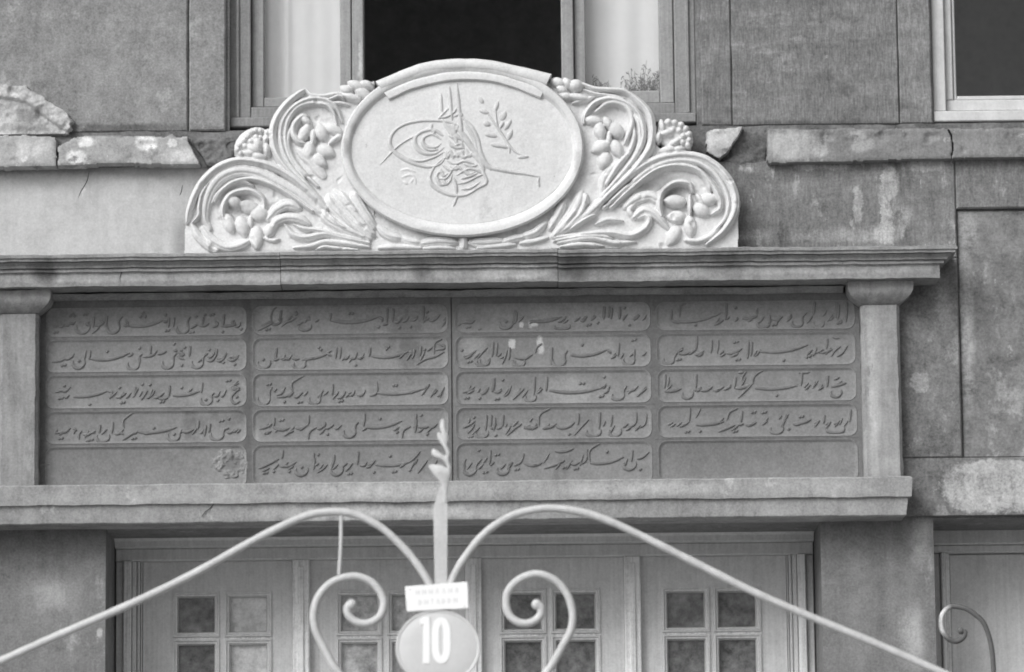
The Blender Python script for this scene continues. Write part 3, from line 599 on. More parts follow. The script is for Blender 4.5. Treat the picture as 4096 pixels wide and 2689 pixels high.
# twigs standing between glass and curtain
tw = thing('potted_twigs', 'dark leafy twigs standing behind window glass before a white curtain', 'plant', (wx(1480, .15), .15, zin + .006))
random.seed(3)
st = MB(); lv = []
zbase = zin + .006
for cx, cnt, sp, ht in ((1490, 70, 52, .20), (1390, 46, 34, .15)):
    for k in range(cnt):
        u = random.gauss(0, .45); x = wx(cx + u * sp, .15); hgt = ht * (1 - .5 * abs(u)) * random.uniform(.3, 1); z = zbase; lean = random.uniform(-.35, .35)
        tip = Vector((x + lean * hgt, .15 + random.uniform(-.02, .02), z + hgt)); st.tube([Vector((x, .15, z)), tip], .0009, 3, 5)
        for q in range(6):
            p = Vector((x, .15, z)).lerp(tip, random.uniform(.35, 1)); st.ell(p + Vector((random.uniform(-.008, .008), 0, 0)), .0016, random.uniform(.005, .010), .0015, random.uniform(-1.3, 1.3), 5, 4)
obj('twigs', st, 'leaf', tw)

# ================================================================ inscription
IX = [QX(147, 1000, -.02) , P(999, 1600, -.02).x, P(1808, 1560, -.02).x, P(2617, 1540, -.02).x, P(3443, 1520, -.02).x]
rowsL = [1208, 1355, 1500, 1647, 1790, 1937]; rowsR = [1190, 1323, 1463, 1605, 1745, 1906]
IX[0] = P(150, 1600, -.02).x
IZ = [(P(200, a, -.02).z + P(3400, b, -.02).z) / 2 for a, b in zip(rowsL, rowsR)]
IZ[0] = ZB0 - .0255; IZ[5] = ZST + .001
YF = -.024
I = thing('inscription_panel', 'grey stone panel of twenty cartouches carved with raised calligraphy', 'inscription', ((IX[0] + IX[4]) / 2, YF, IZ[5]))
TXT = {
(0,0): "p 430 295 415 312 390 308 382 322 352 328;p 350 312 335 332 305 328;p 305 315 292 334 268 328;d 410 245;d 395 258;d 425 258;D 292 372;b 435 525 328 50;p 528 298 508 312 528 326;D 502 245;a 556 262 342;p 610 308 585 348 545 382;p 600 286 628 304 598 322 560 325;a 648 258 336;b 655 738 330 48;p 765 258 738 290 740 330;p 785 284 803 322 768 326;s 800 326 1052 288 22;p 1052 288 1068 300 1085 285;d 910 236;d 895 262;d 925 262;a 1090 268 338;d 1070 250;D 1082 360;a 1126 268 336;b 1150 1228 338 44;p 1245 262 1226 298 1230 338;p 1295 316 1268 332 1245 345;D 1255 375;a 1332 268 330;d 1288 262;p 1378 308 1345 326 1300 322;d 1350 250;p 1420 292 1440 318 1400 340;a 1480 246 330;p 1560 288 1540 300 1562 318 1500 328 1462 330;D 1400 250;d 1475 370;p 1600 300 1592 326 1560 336;d 1606 350",
(0,1): "p 410 540 380 560 350 560 320 575 262 585;p 350 545 335 565;D 345 606;p 420 520 405 545 380 548;b 410 490 580 48;d 455 575;p 505 500 495 540 488 578;s 535 560 820 515 30;a 530 500 565;p 820 515 830 530 800 545;d 655 508;b 800 875 595 44;p 905 525 880 545 890 590;p 1010 500 985 530 960 540 905 548;d 885 485;a 960 470 540;p 1075 505 1045 520 1010 530;b 1045 1120 585 44;p 1150 520 1125 545 1128 580;p 1190 495 1165 515 1200 530 1150 545;d 1130 455;d 1185 605;d 1205 480;a 1240 470 545;b 1255 1330 585 40;p 1370 520 1340 545 1335 580;p 1420 510 1395 545 1365 548;a 1430 490 545;p 1500 515 1470 555 1430 560;p 1590 535 1560 550 1540 545 1510 560;d 1380 495;d 1560 600",
(0,2): "p 395 760 360 790 330 785 285 800;p 385 815 365 835 350 830;D 325 840;d 350 752;s 415 830 655 790 14;p 660 790 690 800 670 845;d 530 885;p 725 790 700 815 668 845;d 742 765;p 790 800 750 830 715 835;D 765 870;p 825 800 800 830 785 838;a 850 760 830;p 905 790 880 830;p 940 790 905 840 890 848;d 905 740;p 975 775 955 830 930 840;d 958 745;p 1060 800 1020 830 985 838;a 1095 750 830;D 1045 865;s 1120 820 1310 790 12;a 1325 730 800;p 1260 770 1230 800 1270 810;d 1183 765;b 1320 1395 845 44;p 1415 800 1395 820 1400 850;d 1355 850;p 1455 790 1440 820 1410 828;d 1440 855;p 1500 780 1480 820 1460 830;D 1515 715;p 1590 735 1540 760 1590 770 1560 800 1535 840 1560 880 1600 860;d 1575 830",
(0,3): "p 395 1050 360 1080 330 1080 280 1092;p 300 1060 290 1085;D 325 1125;p 430 1060 415 1095;p 410 1050 440 1070;p 475 1070 455 1095 455 1135;D 520 1140;p 545 1085 510 1100 480 1095;a 600 1030 1090;p 570 1070 545 1090;b 580 665 1110 42;a 690 1010 1090;p 770 1060 740 1090 705 1095;p 850 935 790 975 765 1010 775 1050;p 870 1070 820 1100 765 1140;s 860 1078 1150 1045 22;D 845 1125;d 985 1052;b 1085 1165 1100 44;d 1130 1095;p 1185 1060 1168 1100;p 1270 1060 1225 1080 1180 1075;a 1300 1000 1060;p 1345 1050 1330 1080 1310 1090;a 1380 1020 1085;b 1390 1475 1095 42;p 1520 1050 1490 1060 1478 1090;D 1465 1000;p 1560 1060 1530 1085 1500 1080;d 1520 985;p 1600 1060 1575 1090",
(1,0): "p 405 265 360 290 330 300 290 335;p 330 290 310 310;p 240 300 190 325 125 362;p 230 290 200 305 150 325;p 300 165 240 210 220 260 225 300;d 280 280;d 285 300;D 200 350;p 390 225 405 240 385 250;p 500 262 470 270 500 285;b 420 500 330 26;p 560 280 530 300;d 440 350;s 645 290 985 262 30;a 640 235 290;d 780 240;d 800 240;p 985 262 1010 280 1000 300;a 1043 205 305;d 985 335;a 1085 205 300;p 1150 270 1120 300 1090 300;d 1130 340;p 1200 260 1175 290 1150 295;d 1210 332;p 1260 255 1230 280 1200 290;a 1300 190 290;p 1345 270 1310 290;p 1420 245 1380 285 1340 290;d 1330 230;p 1470 260 1440 290",
(1,1): "b 125 210 585 42;d 165 565;a 255 485 565;p 320 530 310 555 285 560;p 370 530 345 560 320 555;p 420 560 385 560 370 545;b 380 460 595 40;p 480 550 460 590;s 440 565 620 525 8;d 560 480;d 575 495;p 650 500 620 520 650 540;a 680 480 560;a 710 480 560;p 775 530 760 555 735 560;p 830 510 815 555 780 555;d 820 605;p 880 520 860 555 830 555;s 930 540 1200 505 28;a 920 480 545;d 1040 490;d 1055 475;p 1200 505 1220 520 1195 540;p 1240 520 1220 560;a 1280 470 540;p 1450 410 1390 440 1375 490 1380 530;p 1450 510 1380 545 1320 560 1250 605;p 1400 450 1460 480 1380 500;d 1310 495",
(1,2): "b 125 205 840 46;p 230 760 210 790 210 840;p 260 770 240 795;D 205 740;p 320 760 300 800 260 820;p 455 680 380 720 365 760 375 790;p 375 790 340 820 260 835;d 315 865;p 440 795 410 830 380 830;D 425 868;p 480 790 450 825;b 490 565 840 44;p 580 790 565 845;p 625 790 590 820;a 655 740 820;p 700 790 680 825;p 750 790 725 830 690 840;D 715 860;p 815 780 800 815 770 820;p 890 780 870 815 830 820;p 970 720 970 800 920 825;s 960 800 1310 770 26;d 1090 748;d 1110 748;p 1310 770 1340 745 1320 780;p 1400 780 1370 815;p 1450 760 1430 800 1400 830",
(1,3): "p 235 1010 200 1040 135 1060;p 200 1020 180 1045;d 215 1025;D 190 1085;s 235 1045 350 1050 20;a 240 980 1045;D 295 995;p 385 1040 350 1080 310 1110;p 480 1030 430 1055 390 1050;a 485 960 1035;p 545 1045 500 1070 485 1100 488 1140;p 600 1030 570 1055 545 1055;a 600 1010 1045;p 665 1025 630 1050 600 1055;d 622 1095;p 720 1030 690 1055 670 1050;b 735 815 1075 42;p 840 1010 820 1030 815 1070;s 885 1045 1150 1000 24;a 880 950 1040;d 993 985;p 1210 1040 1170 1060 1152 1090 1150 1135;d 1115 1080;a 1245 950 1040;p 1260 1030 1230 1045;d 1285 960;p 1340 1040 1310 1045 1260 1045;d 1330 1095;p 1400 1020 1370 1045 1340 1045",
(1,4): "p 275 1270 200 1310 130 1340;a 300 1210 1270;p 240 1270 260 1290;D 180 1370;d 240 1360;p 400 1290 350 1320 280 1325;d 350 1360;b 395 475 1345 42;d 438 1330;a 520 1230 1300;p 560 1300 530 1320;p 620 1310 590 1340 545 1370;d 555 1240;a 665 1240 1310;b 645 725 1340 44;p 760 1300 735 1320 725 1340;p 800 1300 775 1325;D 780 1375;a 835 1220 1310;p 900 1290 885 1315 850 1320;p 960 1280 930 1310 900 1310;s 960 1310 1210 1290 18;d 1065 1250;p 1280 1215 1240 1260 1210 1290;p 1260 1270 1240 1310;D 1095 1360;d 950 1365;p 1330 1280 1300 1320 1280 1350;d 1205 1350;p 1400 1280 1370 1320",
(2,0): "p 215 285 165 300 120 308;p 165 285 150 300;D 165 335;d 245 350;b 390 475 305 40;d 435 298;a 505 230 300;p 500 300 480 310;s 600 290 830 262 20;p 860 260 830 290 800 300;b 780 880 330 20;d 790 345;p 960 265 930 290;p 1010 260 985 290 960 290;D 1020 320;p 1060 250 1035 285;d 1085 305;a 1130 190 280;a 1180 200 280;a 1240 190 280;p 1290 250 1260 290;d 1275 200;p 1380 250 1340 290;d 1310 320;p 1430 250 1400 290",
(2,1): "p 220 500 180 530 130 545;d 120 500;D 175 580;b 225 300 580 34;a 335 450 540;a 365 450 540;p 300 480 260 520 230 560;p 440 500 425 550 405 600;p 400 520 370 545;b 480 560 575 38;p 620 530 560 560 490 550;p 690 450 650 480 640 520;a 755 480 600;b 765 850 570 44;p 870 500 850 530 850 570;s 890 535 1150 495 24;d 975 462;p 1150 495 1180 520;a 1230 450 540;p 1210 520 1190 545;b 1265 1340 565 40;p 1345 490 1340 560;D 1340 425;p 1430 510 1400 540",
(2,2): "p 210 760 170 785 125 800;p 180 750 165 785;D 155 838;p 250 770 230 800;d 245 840;p 310 760 285 800 250 805;a 345 700 790;p 400 770 370 795 345 795;d 410 710;p 470 750 450 800 420 830;D 370 845;p 560 770 530 800 480 850;p 540 780 510 810;b 570 640 830 34;a 632 690 820;p 680 760 655 790;a 720 690 790;s 740 785 1100 770 26;d 960 735;d 985 735;p 1100 770 1140 745 1120 775;p 1170 750 1150 790;D 1110 825;b 1185 1265 815 36;p 1290 750 1270 780 1265 810;p 1370 750 1340 780 1290 790;d 1130 690;p 1430 770 1390 800 1360 830",
(2,3): "p 215 1000 170 1030 125 1050;p 175 980 165 1020;p 210 1020 195 1050 160 1090;D 180 1115;b 220 300 1085 36;a 290 960 1070;d 205 975;a 325 960 1050;p 365 1020 340 1050 320 1050;d 360 1105;a 410 960 1040;p 440 1020 425 1045;p 545 1020 500 1050 440 1105;p 520 1000 480 1040;s 560 1045 660 1040 10;p 755 910 690 940 665 980 670 1040;p 620 980 600 1010;p 790 1020 750 1045 700 1050;p 740 1020 730 1045;s 800 1045 920 1010 24;a 945 950 1030;p 1020 990 970 1040 915 1105;d 880 1095;b 1005 1100 1075 36;a 1095 940 1060;p 1140 1000 1120 1040;b 1165 1245 1070 42;a 1180 960 1040;p 1300 1020 1260 1050;p 1360 940 1350 1020 1300 1045;p 1430 950 1420 1020 1380 1050",
(2,4): "b 135 215 1340 42;p 150 1270 135 1300 140 1330;p 260 1270 225 1310 215 1345;D 285 1365;a 318 1210 1310;p 300 1260 270 1300;d 240 1210;p 350 1290 320 1320;b 370 450 1340 40;p 480 1290 455 1310 450 1340;D 370 1240;p 560 1230 540 1290 490 1320;D 510 1345;s 560 1300 690 1295 22;p 740 1230 700 1300;s 780 1215 915 1195 12;p 850 1280 790 1310 700 1340;p 900 1290 870 1320;D 850 1330;p 1110 1155 1040 1195 1020 1240 1030 1290;p 1010 1200 1000 1280 960 1310;p 960 1290 920 1310 890 1300;D 930 1340;s 1030 1300 1270 1255 24;d 1150 1220;b 1265 1350 1305 40;a 1325 1210 1290;p 1450 1220 1400 1260 1360 1270;d 1385 1345",
(3,0): "p 250 180 245 270;a 185 220 290;s 190 295 540 235 30;p 310 150 260 185;d 360 320;a 575 165 285;p 530 270 490 325;p 600 260 575 285;d 645 200;p 660 265 645 285;s 690 275 800 255 8;p 800 200 790 250;b 800 880 305 36;p 890 250 880 300;p 980 260 940 280 900 280;D 920 318;p 1040 240 1010 280;b 1045 1115 300 36;p 1150 230 1120 260 1115 300;a 1200 150 250;b 1195 1265 305 34;p 1290 220 1260 260;a 1360 160 270;p 1340 260 1310 290;a 1430 160 300;D 1380 305",
(3,1): "b 130 200 565 36;p 270 480 230 510 205 560;p 330 510 280 525 230 520;a 365 400 500;D 240 565;p 420 500 380 530 350 530;a 470 430 520;a 515 430 520;p 560 500 530 530;s 580 520 690 485 14;D 645 440;D 660 565;a 730 440 560;a 755 440 540;p 795 500 770 540;s 800 505 1160 460 30;d 985 570;p 1220 480 1200 530 1180 520;D 1160 545;p 1330 490 1290 510 1240 520;a 1290 420 490;p 1330 405 1380 415;p 1390 470 1350 500 1320 545;p 1430 480 1400 520 1360 545",
(3,2): "s 140 790 260 770 8;a 140 670 770;p 170 690 160 760;b 265 335 805 36;a 360 670 790;p 400 760 370 780 340 780;p 470 760 430 785 390 785;p 560 755 520 780 480 785;p 610 740 590 770;p 720 650 690 690 690 730;p 660 660 700 655;p 840 640 790 670 770 700 765 740;p 760 740 720 780 660 840;s 640 770 760 745 6;s 780 768 1080 750 16;d 935 820;a 1110 660 750;p 1090 660 1170 655;p 1160 730 1130 765;p 1210 720 1190 770;a 1295 680 760;p 1260 740 1235 780;p 1430 730 1380 745 1320 760;b 1320 1390 795 36;p 1380 690 1340 710",
(3,3): "p 200 1010 160 1030;p 260 1010 220 1040;a 315 910 1010;p 310 1010 270 1035;D 300 1078;p 395 910 360 980;s 360 1028 560 1005 10;p 660 910 600 940 580 1000;p 640 1030 590 1050 520 1080;d 390 1075;p 700 1020 660 1030;a 685 930 1010;D 640 1075;p 790 1010 750 1030 710 1030;D 770 940;D 845 940;p 870 1000 830 1030;b 890 975 1055 36;p 1020 950 990 1000 975 1050;p 970 960 950 990;d 1020 1060;s 1050 1022 1180 990 10;D 1110 970;p 1240 1000 1200 1020;a 1270 960 1020;p 1310 1010 1280 1030;b 1290 1410 1060 24;p 1400 980 1380 1030;a 1455 920 1010;p 1440 1000 1410 1040;d 1350 1020",
}
EXTRA = {
(0,1): "p 1180 470 1150 490 1120 480;p 1120 450 1090 490 1060 492;p 1060 465 1040 490 1010 492;p 985 480 960 500;d 1100 500;p 880 450 860 470 890 485;p 830 430 850 440",
(0,2): "p 1180 600 1150 640 1190 650;p 800 690 770 700 750 690;p 690 650 660 690;p 640 640 610 690;p 560 660 540 700;p 730 650 705 690;p 480 690 500 680",
(0,3): "p 1180 860 1150 880;a 1000 840 900;p 960 850 930 890;p 720 870 690 885 660 880;p 640 870 610 890;p 560 890 530 870;p 470 860 440 890;p 370 870 350 910;p 240 870 210 895;D 380 920",
(1,0): "p 1330 290 1300 320;p 1420 260 1400 290 1360 300;p 1470 250 1440 280;a 1410 220 270;p 1530 280 1500 300;p 1560 250 1540 290;p 1990 290 1960 300;p 2060 270 2030 285;p 2100 260 2070 285;p 2150 260 2120 280;p 2200 250 2180 290;p 2260 250 2220 280;p 2310 270 2280 310",
(1,1): "p 1400 480 1370 490;a 1380 430 480;p 1450 470 1420 490;p 1560 480 1530 480;p 1600 470 1570 485;p 1760 470 1740 490;p 1800 470 1780 500;p 1860 470 1830 480;p 2080 450 2050 480;p 2110 460 2090 490;a 2130 430 470;p 2190 440 2160 500;p 2240 410 2200 440",
(1,2): "p 1430 640 1400 680;p 1480 660 1450 690;p 1530 660 1500 690;p 1640 650 1610 690;p 1720 660 1690 700;p 1790 660 1760 690;p 2140 650 2110 670;p 2200 640 2170 680;p 2250 640 2220 690;p 2290 640 2270 690",
(1,3): "p 1360 870 1330 890;p 1400 850 1380 880;p 1480 870 1450 880;p 1540 850 1510 870;p 1580 860 1560 890;p 1650 860 1620 890;p 1880 850 1850 870;p 2050 850 2020 870;a 2140 810 880;p 2180 860 2150 880;p 2230 850 2200 880",
(1,4): "p 1350 1070 1310 1090;p 1400 1050 1370 1080;p 1450 1040 1420 1070;p 1480 1060 1450 1080;a 1590 1020 1080;p 1640 1050 1610 1090;p 1720 1050 1690 1080;p 1790 1060 1760 1090;a 1690 1010 1070;p 1900 1060 1870 1070;p 2080 1050 2050 1070;p 2140 1030 2110 1080;p 2180 1060 2150 1100",
(2,0): "p 130 280 90 290;p 60 290 40 300;p 400 250 370 280;a 350 220 280;p 460 270 430 290;p 640 270 610 290;p 700 260 670 280;p 740 250 710 275;a 830 200 260;a 860 200 260;p 790 250 760 275;p 960 240 930 270;p 1020 240 990 270",
(2,1): "p 120 460 80 480;p 160 450 130 480;a 230 390 470;b 160 210 490 26;p 300 460 270 480;a 320 420 490;b 350 400 500 22;p 430 460 400 490;p 690 460 650 460;p 900 460 870 480;p 940 450 920 480;p 1000 440 970 470",
(2,2): "p 130 650 90 670;p 200 640 170 680;a 230 590 660;p 280 650 250 670;p 320 640 290 680;p 380 640 350 690;p 420 650 390 690;p 500 640 470 670;p 860 650 830 670;p 990 640 960 670;p 1060 630 1030 660",
(2,3): "p 160 850 120 890;a 240 800 870;p 280 850 250 860;p 330 840 300 890;p 430 840 400 860;p 470 830 440 870;p 540 850 500 860;p 600 860 570 840;p 890 840 860 890;p 980 850 950 870;p 1030 840 1000 870",
(2,4): "p 120 1040 90 1080;p 180 1050 150 1080;p 300 1050 270 1080;p 340 1040 310 1080;p 490 1050 440 1060;p 600 1040 570 1080;p 660 1030 630 1080;p 720 1000 700 1060;p 960 1020 940 1070",
(3,0): "p 1240 290 1190 270;p 1480 270 1430 300;p 1560 260 1540 280;p 1640 260 1610 280;p 1700 250 1670 290;p 1740 270 1720 290;p 1790 260 1760 290;p 1850 250 1820 280;p 1960 250 1930 290;p 2070 240 2040 280;a 2100 190 270;p 2120 270 2090 290",
(3,1): "p 1260 430 1220 450;p 1330 430 1290 460;p 1370 450 1340 470;p 1490 450 1460 470;p 1560 450 1520 470;p 1680 430 1650 470;p 1960 430 1930 460;p 2020 430 1980 450;p 2060 420 2030 460;p 2150 410 2120 450",
(3,2): "p 1200 620 1160 660;p 1240 640 1200 650;p 1360 640 1330 660;p 1420 630 1380 660;p 1470 640 1430 660;p 1520 630 1480 650;a 1540 580 640;p 1600 580 1570 640;p 1950 620 1920 650;p 1990 600 1960 640;p 2020 630 1990 650;p 2120 600 2080 630",
(3,3): "p 1220 830 1190 850;p 1280 830 1240 850;p 1480 800 1450 830;p 1560 840 1520 870;p 1650 820 1610 850;p 1720 800 1690 840;p 1820 780 1790 850;p 1900 830 1860 840;p 2000 810 1970 850;p 2060 820 2030 860;p 2110 810 2080 850",
}
ZE = [zoom(80, 1080, .7395), zoom(1800, 1080, .7395)]
def span(tok, f):                             # a stroke's reach along its line, in metres
    c, *v = tok.split(); v = [float(q) for q in v]
    lo, hi = {'p': (min(v[::2]), max(v[::2])), 'a': (v[0] - 4, v[0] + 3), 'b': (v[0], v[1] if len(v) > 1 else 0), 's': (v[0], v[2] if len(v) > 2 else 0), 'd': (v[0] - 8, v[0] + 8), 'D': (v[0] - 20, v[0] + 20)}[c]
    return f(lo, 800, 0).x, f(hi, 800, 0).x
LP = [(1, 0), (.72, .75), (.3, 1), (-.3, 1), (-.72, .75), (-1, 0)]
def letters(s, zm, Y):
    mb = MB(); W = .0136; H = .0048; pen = R(62)
    def st(pts, w_=W, tp=(.45, .3)): mb.relief([zm(x, y, Y) for x, y in pts], w_, H, LP, tp, .002, n=3 * (len(pts) - 1) if len(pts) > 2 else 3, pen=pen)
    def dot(x, y):
        c = zm(x, y, Y); r_ = .0075; mb.loft([[(c.x + r_ * a * k, Y - hh, c.z + r_ * b * k) for a, b in ((1, .3), (.1, 1), (-1, -.3), (-.1, -1))] for k, hh in ((1, -.002), (.95, .003), (.5, H))])
    for tok in s.split(';'):
        c, *v = tok.split(); v = [float(q) for q in v]
        if c == 'p': st(list(zip(v[::2], v[1::2])))
        elif c == 'a': st([(v[0] + 3, v[1]), (v[0], (v[1] + v[2]) / 2), (v[0] - 4, v[2])], W * 1.25, (.9, .4))
        elif c == 'b':
            x0, x1, y, dp = v; xm = (x0 + x1) / 2
            st([(x1 + 4, y - 14), (x1 + 2, y + dp * .4), (x1 - (x1 - x0) * .28, y + dp * .9), (xm - (x1 - x0) * .12, y + dp), (x0 + (x1 - x0) * .08, y + dp * .7), (x0, y + dp * .2), (x0 + 5, y - 8)], W * 1.15)
        elif c == 's':
            x0, y0, x1, y1, gq = v
            st([(x1, y1)] + [(x1 + (x0 - x1) * u, y1 + (y0 - y1) * u + gq * math.sin(math.pi * u) * .8) for u in (.2, .4, .6, .8)] + [(x0, y0)], W * 1.25, (.3, .5))
        elif c == 'd': dot(*v)
        elif c == 'D': dot(v[0] - 10, v[1] + 2); dot(v[0] + 10, v[1] - 2)
    return mb
DEP = .0060
for ci in range(4):
    for ri in range(5):
        g1 = .0001
        x0, x1 = IX[ci] + (g1 if ci != 2 else .0025), IX[ci + 1] - (g1 if ci != 1 else .0025); z1, z0 = IZ[ri] - g1, IZ[ri + 1] + g1
        ml = .034 if ci == 0 else .014; mr = .020 if ci == 3 else .014; mv = .008
        mt = .030 if ri == 0 else mv
        def rr(i, rad, y): return rrect(x0 + ml + i, x1 - mr - i, z0 + mv + i, z1 - mt - i, rad, y)
        y0 = YF + .002 * nz(ci * 3.3, ri * 2.1, 0)
        m_ = MB(); m_.loft([rrect(x0, x1, z0, z1, .0005, -.002), rrect(x0, x1, z0, z1, .0006, y0), rr(-.004, .036, y0), rr(-.0015, .034, y0 - .002), rr(.002, .032, y0), rr(.006, .028, y0 + DEP - .002), rr(.010, .026, y0 + DEP)], cap=False)
        k = 24; m_.f.append(list(range(len(m_.v) - k, len(m_.v))))
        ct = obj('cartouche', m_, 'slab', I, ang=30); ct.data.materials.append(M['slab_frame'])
        for pf in list(ct.data.polygons)[:72]: pf.material_index = 1
        if (ci, ri) in TXT:
            toks = [(*span(t_, ZT[ci]), t_, ZT[ci]) for t_ in TXT[(ci, ri)].split(';')]
            toks += [(*span(t_, ZE[ci // 2]), t_, ZE[ci // 2]) for t_ in EXTRA.get((ci, ri), '').split(';') if t_]
            toks.sort(key=lambda q: q[0]); words = [[toks[0]]]; mx = toks[0][1]
            for q in toks[1:]:
                if q[0] - mx > .0035: words.append([])
                words[-1].append(q); mx = max(mx, q[1])
            for wq in words:
                mw = MB()
                for q in wq: mq_ = letters(q[2], q[3], y0 + DEP); mw.add(mq_.v, mq_.f)
                obj('lettering', mw, 'letter', ct, ang=60)
        if (ci, ri) == (0, 4):                 # the pit knocked into the blank cartouche
            c_ = Q(536, 1078, YF); cv = Carving(c_.x - .09, c_.x + .09, c_.z - .07, c_.z + .07, .003, y0 + DEP - .001, y0 + DEP + .006)
            rad = np.hypot((cv.X - c_.x) / .075, (cv.Z - c_.z) / .058) + .22 * np.array([[nz(x_, 2, z_, 30) for z_ in cv.zs] for x_ in cv.xs]); cv.mask |= rad < 1
            cv.H += .004 * np.clip(1 - rad, 0, .3) / .3 - .010 * np.clip(1 - rad * 1.6, 0, 1); cv.rough(.007, 60, 4); cv.rough(.004, 130, 7); cv.build('chipped_patch', ct, 'slab')
# chipped hole knocked into the blank cartouche
# ================================================================ carved marble crest
YC = -.135
CB = ZM(948, 1490, YC); zcr = zc(579, .25) + .012
C = thing('marble_crest', 'white marble crest with oval calligraphic medallion between carved scrolls', 'crest', (CB.x, YC, zcr))
def outline(zm, s): 
    v = [float(q) for q in s.split()]; return [(lambda p: (p.x, p.z))(zm(v[i], v[i + 1], YC)) for i in range(0, len(v), 2)]
def ground_pts(pts): return [(x, max(z, zcr)) for x, z in pts]
Lw = outline(ZL, "105 1520 112 1300 125 1220 155 1120 190 1020 240 935 310 875 400 838 500 822 560 800 640 760 720 700 752 620 760 540 790 465 840 400 905 350 960 298 1005 300 1050 330 1150 335 1240 318 1300 275 1350 245 1440 235 1518 232 1518 600 1518 1100 1518 1520")
Rw = outline(ZR, "1 1480 1 1100 1 600 1 210 110 222 170 230 240 260 300 290 400 305 500 305 540 280 570 290 640 350 715 420 748 500 760 600 780 690 850 760 960 785 1080 782 1150 800 1235 850 1295 915 1345 985 1388 1070 1398 1150 1402 1300 1400 1480")
Cw = outline(ZM, "292 1500 292 700 292 300 500 190 800 110 1100 110 1400 180 1608 240 1608 700 1608 1490")
obj('centre_slab', MB().prism(ground_pts(Cw), YC + .004, -.09, .004), 'marble', C)
for pl in (Lw, Rw): obj('back_slab', MB().prism(ground_pts(pl), YC + .03, -.088, .02), 'marble', C)
CV = Carving(ZL(60, 0, YC).x, ZR(1450, 0, YC).x, zcr, ZM(948, 40, YC).z, .0026, YC, -.09)
for pl in (Lw, Rw, outline(ZM, "285 1510 285 1230 1612 1230 1612 1510")): CV.poly(ground_pts(pl))
# medallion
ME = part_empty('medallion', C, ZM(948, 1390, -.16))
ec = ZM(948, 735, -.16); ex = ZM(948 + 903, 735, -.16).x - ec.x; ez = ec.z - ZM(948, 735 + 655, -.16).z
def ering(kx, kz, y, n=96): return [(ec.x + (ex - kx) * math.cos(2 * math.pi * i / n), y, ec.z - .003 + (ez - kz) * math.sin(2 * math.pi * i / n)) for i in range(n)]
m_ = MB(); m_.loft([ering(.02, .02, YC + .002), ering(.004, .004, YC - .01), ering(0, 0, YC - .030), ering(.002, .002, YC - .040), ering(.007, .007, YC - .045), ering(.018, .020, YC - .0455), ering(.028, .033, YC - .043), ering(.034, .041, YC - .036), ering(.038, .048, YC - .027), ering(.046, .057, YC - .022)], cap=False)
for v_ in m_.v: e_ = .0022 * nz(v_.x, v_.y, v_.z, 14) + .0012 * nz(v_.x, 5, v_.z, 45); v_.x += e_ * .6; v_.z += e_; v_.y += .7 * e_
obj('medallion_rim', m_, 'marble', ME, ang=40)
YFD = YC - .024
def fieldY(p):
    q = math.hypot((p.x - ec.x) / (ex - .044), (p.z - ec.z) / (ez - .055)); return YFD - .007 * math.sin(max(0, 1 - q) * math.pi / 2)
# covering moulding along the top of the oval
inn = smooth([ZM(*q, YC) for q in ((405, 385), (560, 315), (720, 270), (870, 245), (1020, 240), (1180, 255), (1340, 300), (1450, 345), (1525, 375))], 48)
out = smooth([ZM(*q, YC) for q in ((303, 248), (430, 195), (560, 140), (700, 100), (850, 82), (1000, 80), (1150, 90), (1300, 120), (1450, 155), (1610, 192))], 48)
pr = [(0, .026), (.0, .034), (.05, .040), (.28, .042), (.36, .040), (.42, .033), (.47, .033), (.52, .042), (.62, .0485), (.80, .0495), (.93, .045), (1, .034), (1, -.045), (0, -.03)]
m_ = MB(); m_.loft([[a.lerp(b, s) - Vector((0, h, 0)) for s, h in pr] for a, b in zip(inn, out)]); [setattr(v_, 'y', v_.y + .0025 * nz(v_.x, v_.y, v_.z, 20)) or setattr(v_, 'z', v_.z + .002 * nz(v_.x, 3, v_.z, 24)) for v_ in m_.v]; obj('arch_moulding', m_, 'marble', ME, ang=40)
# calligraphic monogram
def fstroke(mb, pts, wd=.0085, h=.0038, tp=(.5, .4)):
    wd *= 1.15
    q = smooth([ZM(x, y, YFD) for x, y in pts], 4 * (len(pts) - 1) if len(pts) > 2 else 4)
    for p in q: p.y = fieldY(p)
    mb.relief(q, wd, h, LP, tp, .002, n=len(q) - 1)
def PS(s): v = [float(q) for q in s.split()]; return list(zip(v[::2], v[1::2]))
FV = Carving(ec.x - ex + .04, ec.x + ex - .04, ec.z - ez + .04, ec.z + ez - .04, .0021, YFD - .0005, YFD + .01)
FV.mask |= np.hypot((FV.X - ec.x) / (ex - .0405), (FV.Z - ec.z) / (ez - .0515)) < 1
FQ = .007 * np.sin(np.clip(1 - np.hypot((FV.X - ec.x) / (ex - .044), (FV.Z - ec.z) / (ez - .055)), 0, 1) * math.pi / 2)
OM, OS, OK_ = FV.owner('monogram', ME), FV.owner('flower_sprig', ME), FV.owner('small_mark', ME)
def fs_(o, pts, wd, h=.0060, tp=(.4, .3), pen=None): FV.stroke([ZM(x, y, YFD) for x, y in pts], wd * 1.5, h, o, tp, 0, 0, pen, (2, .8))
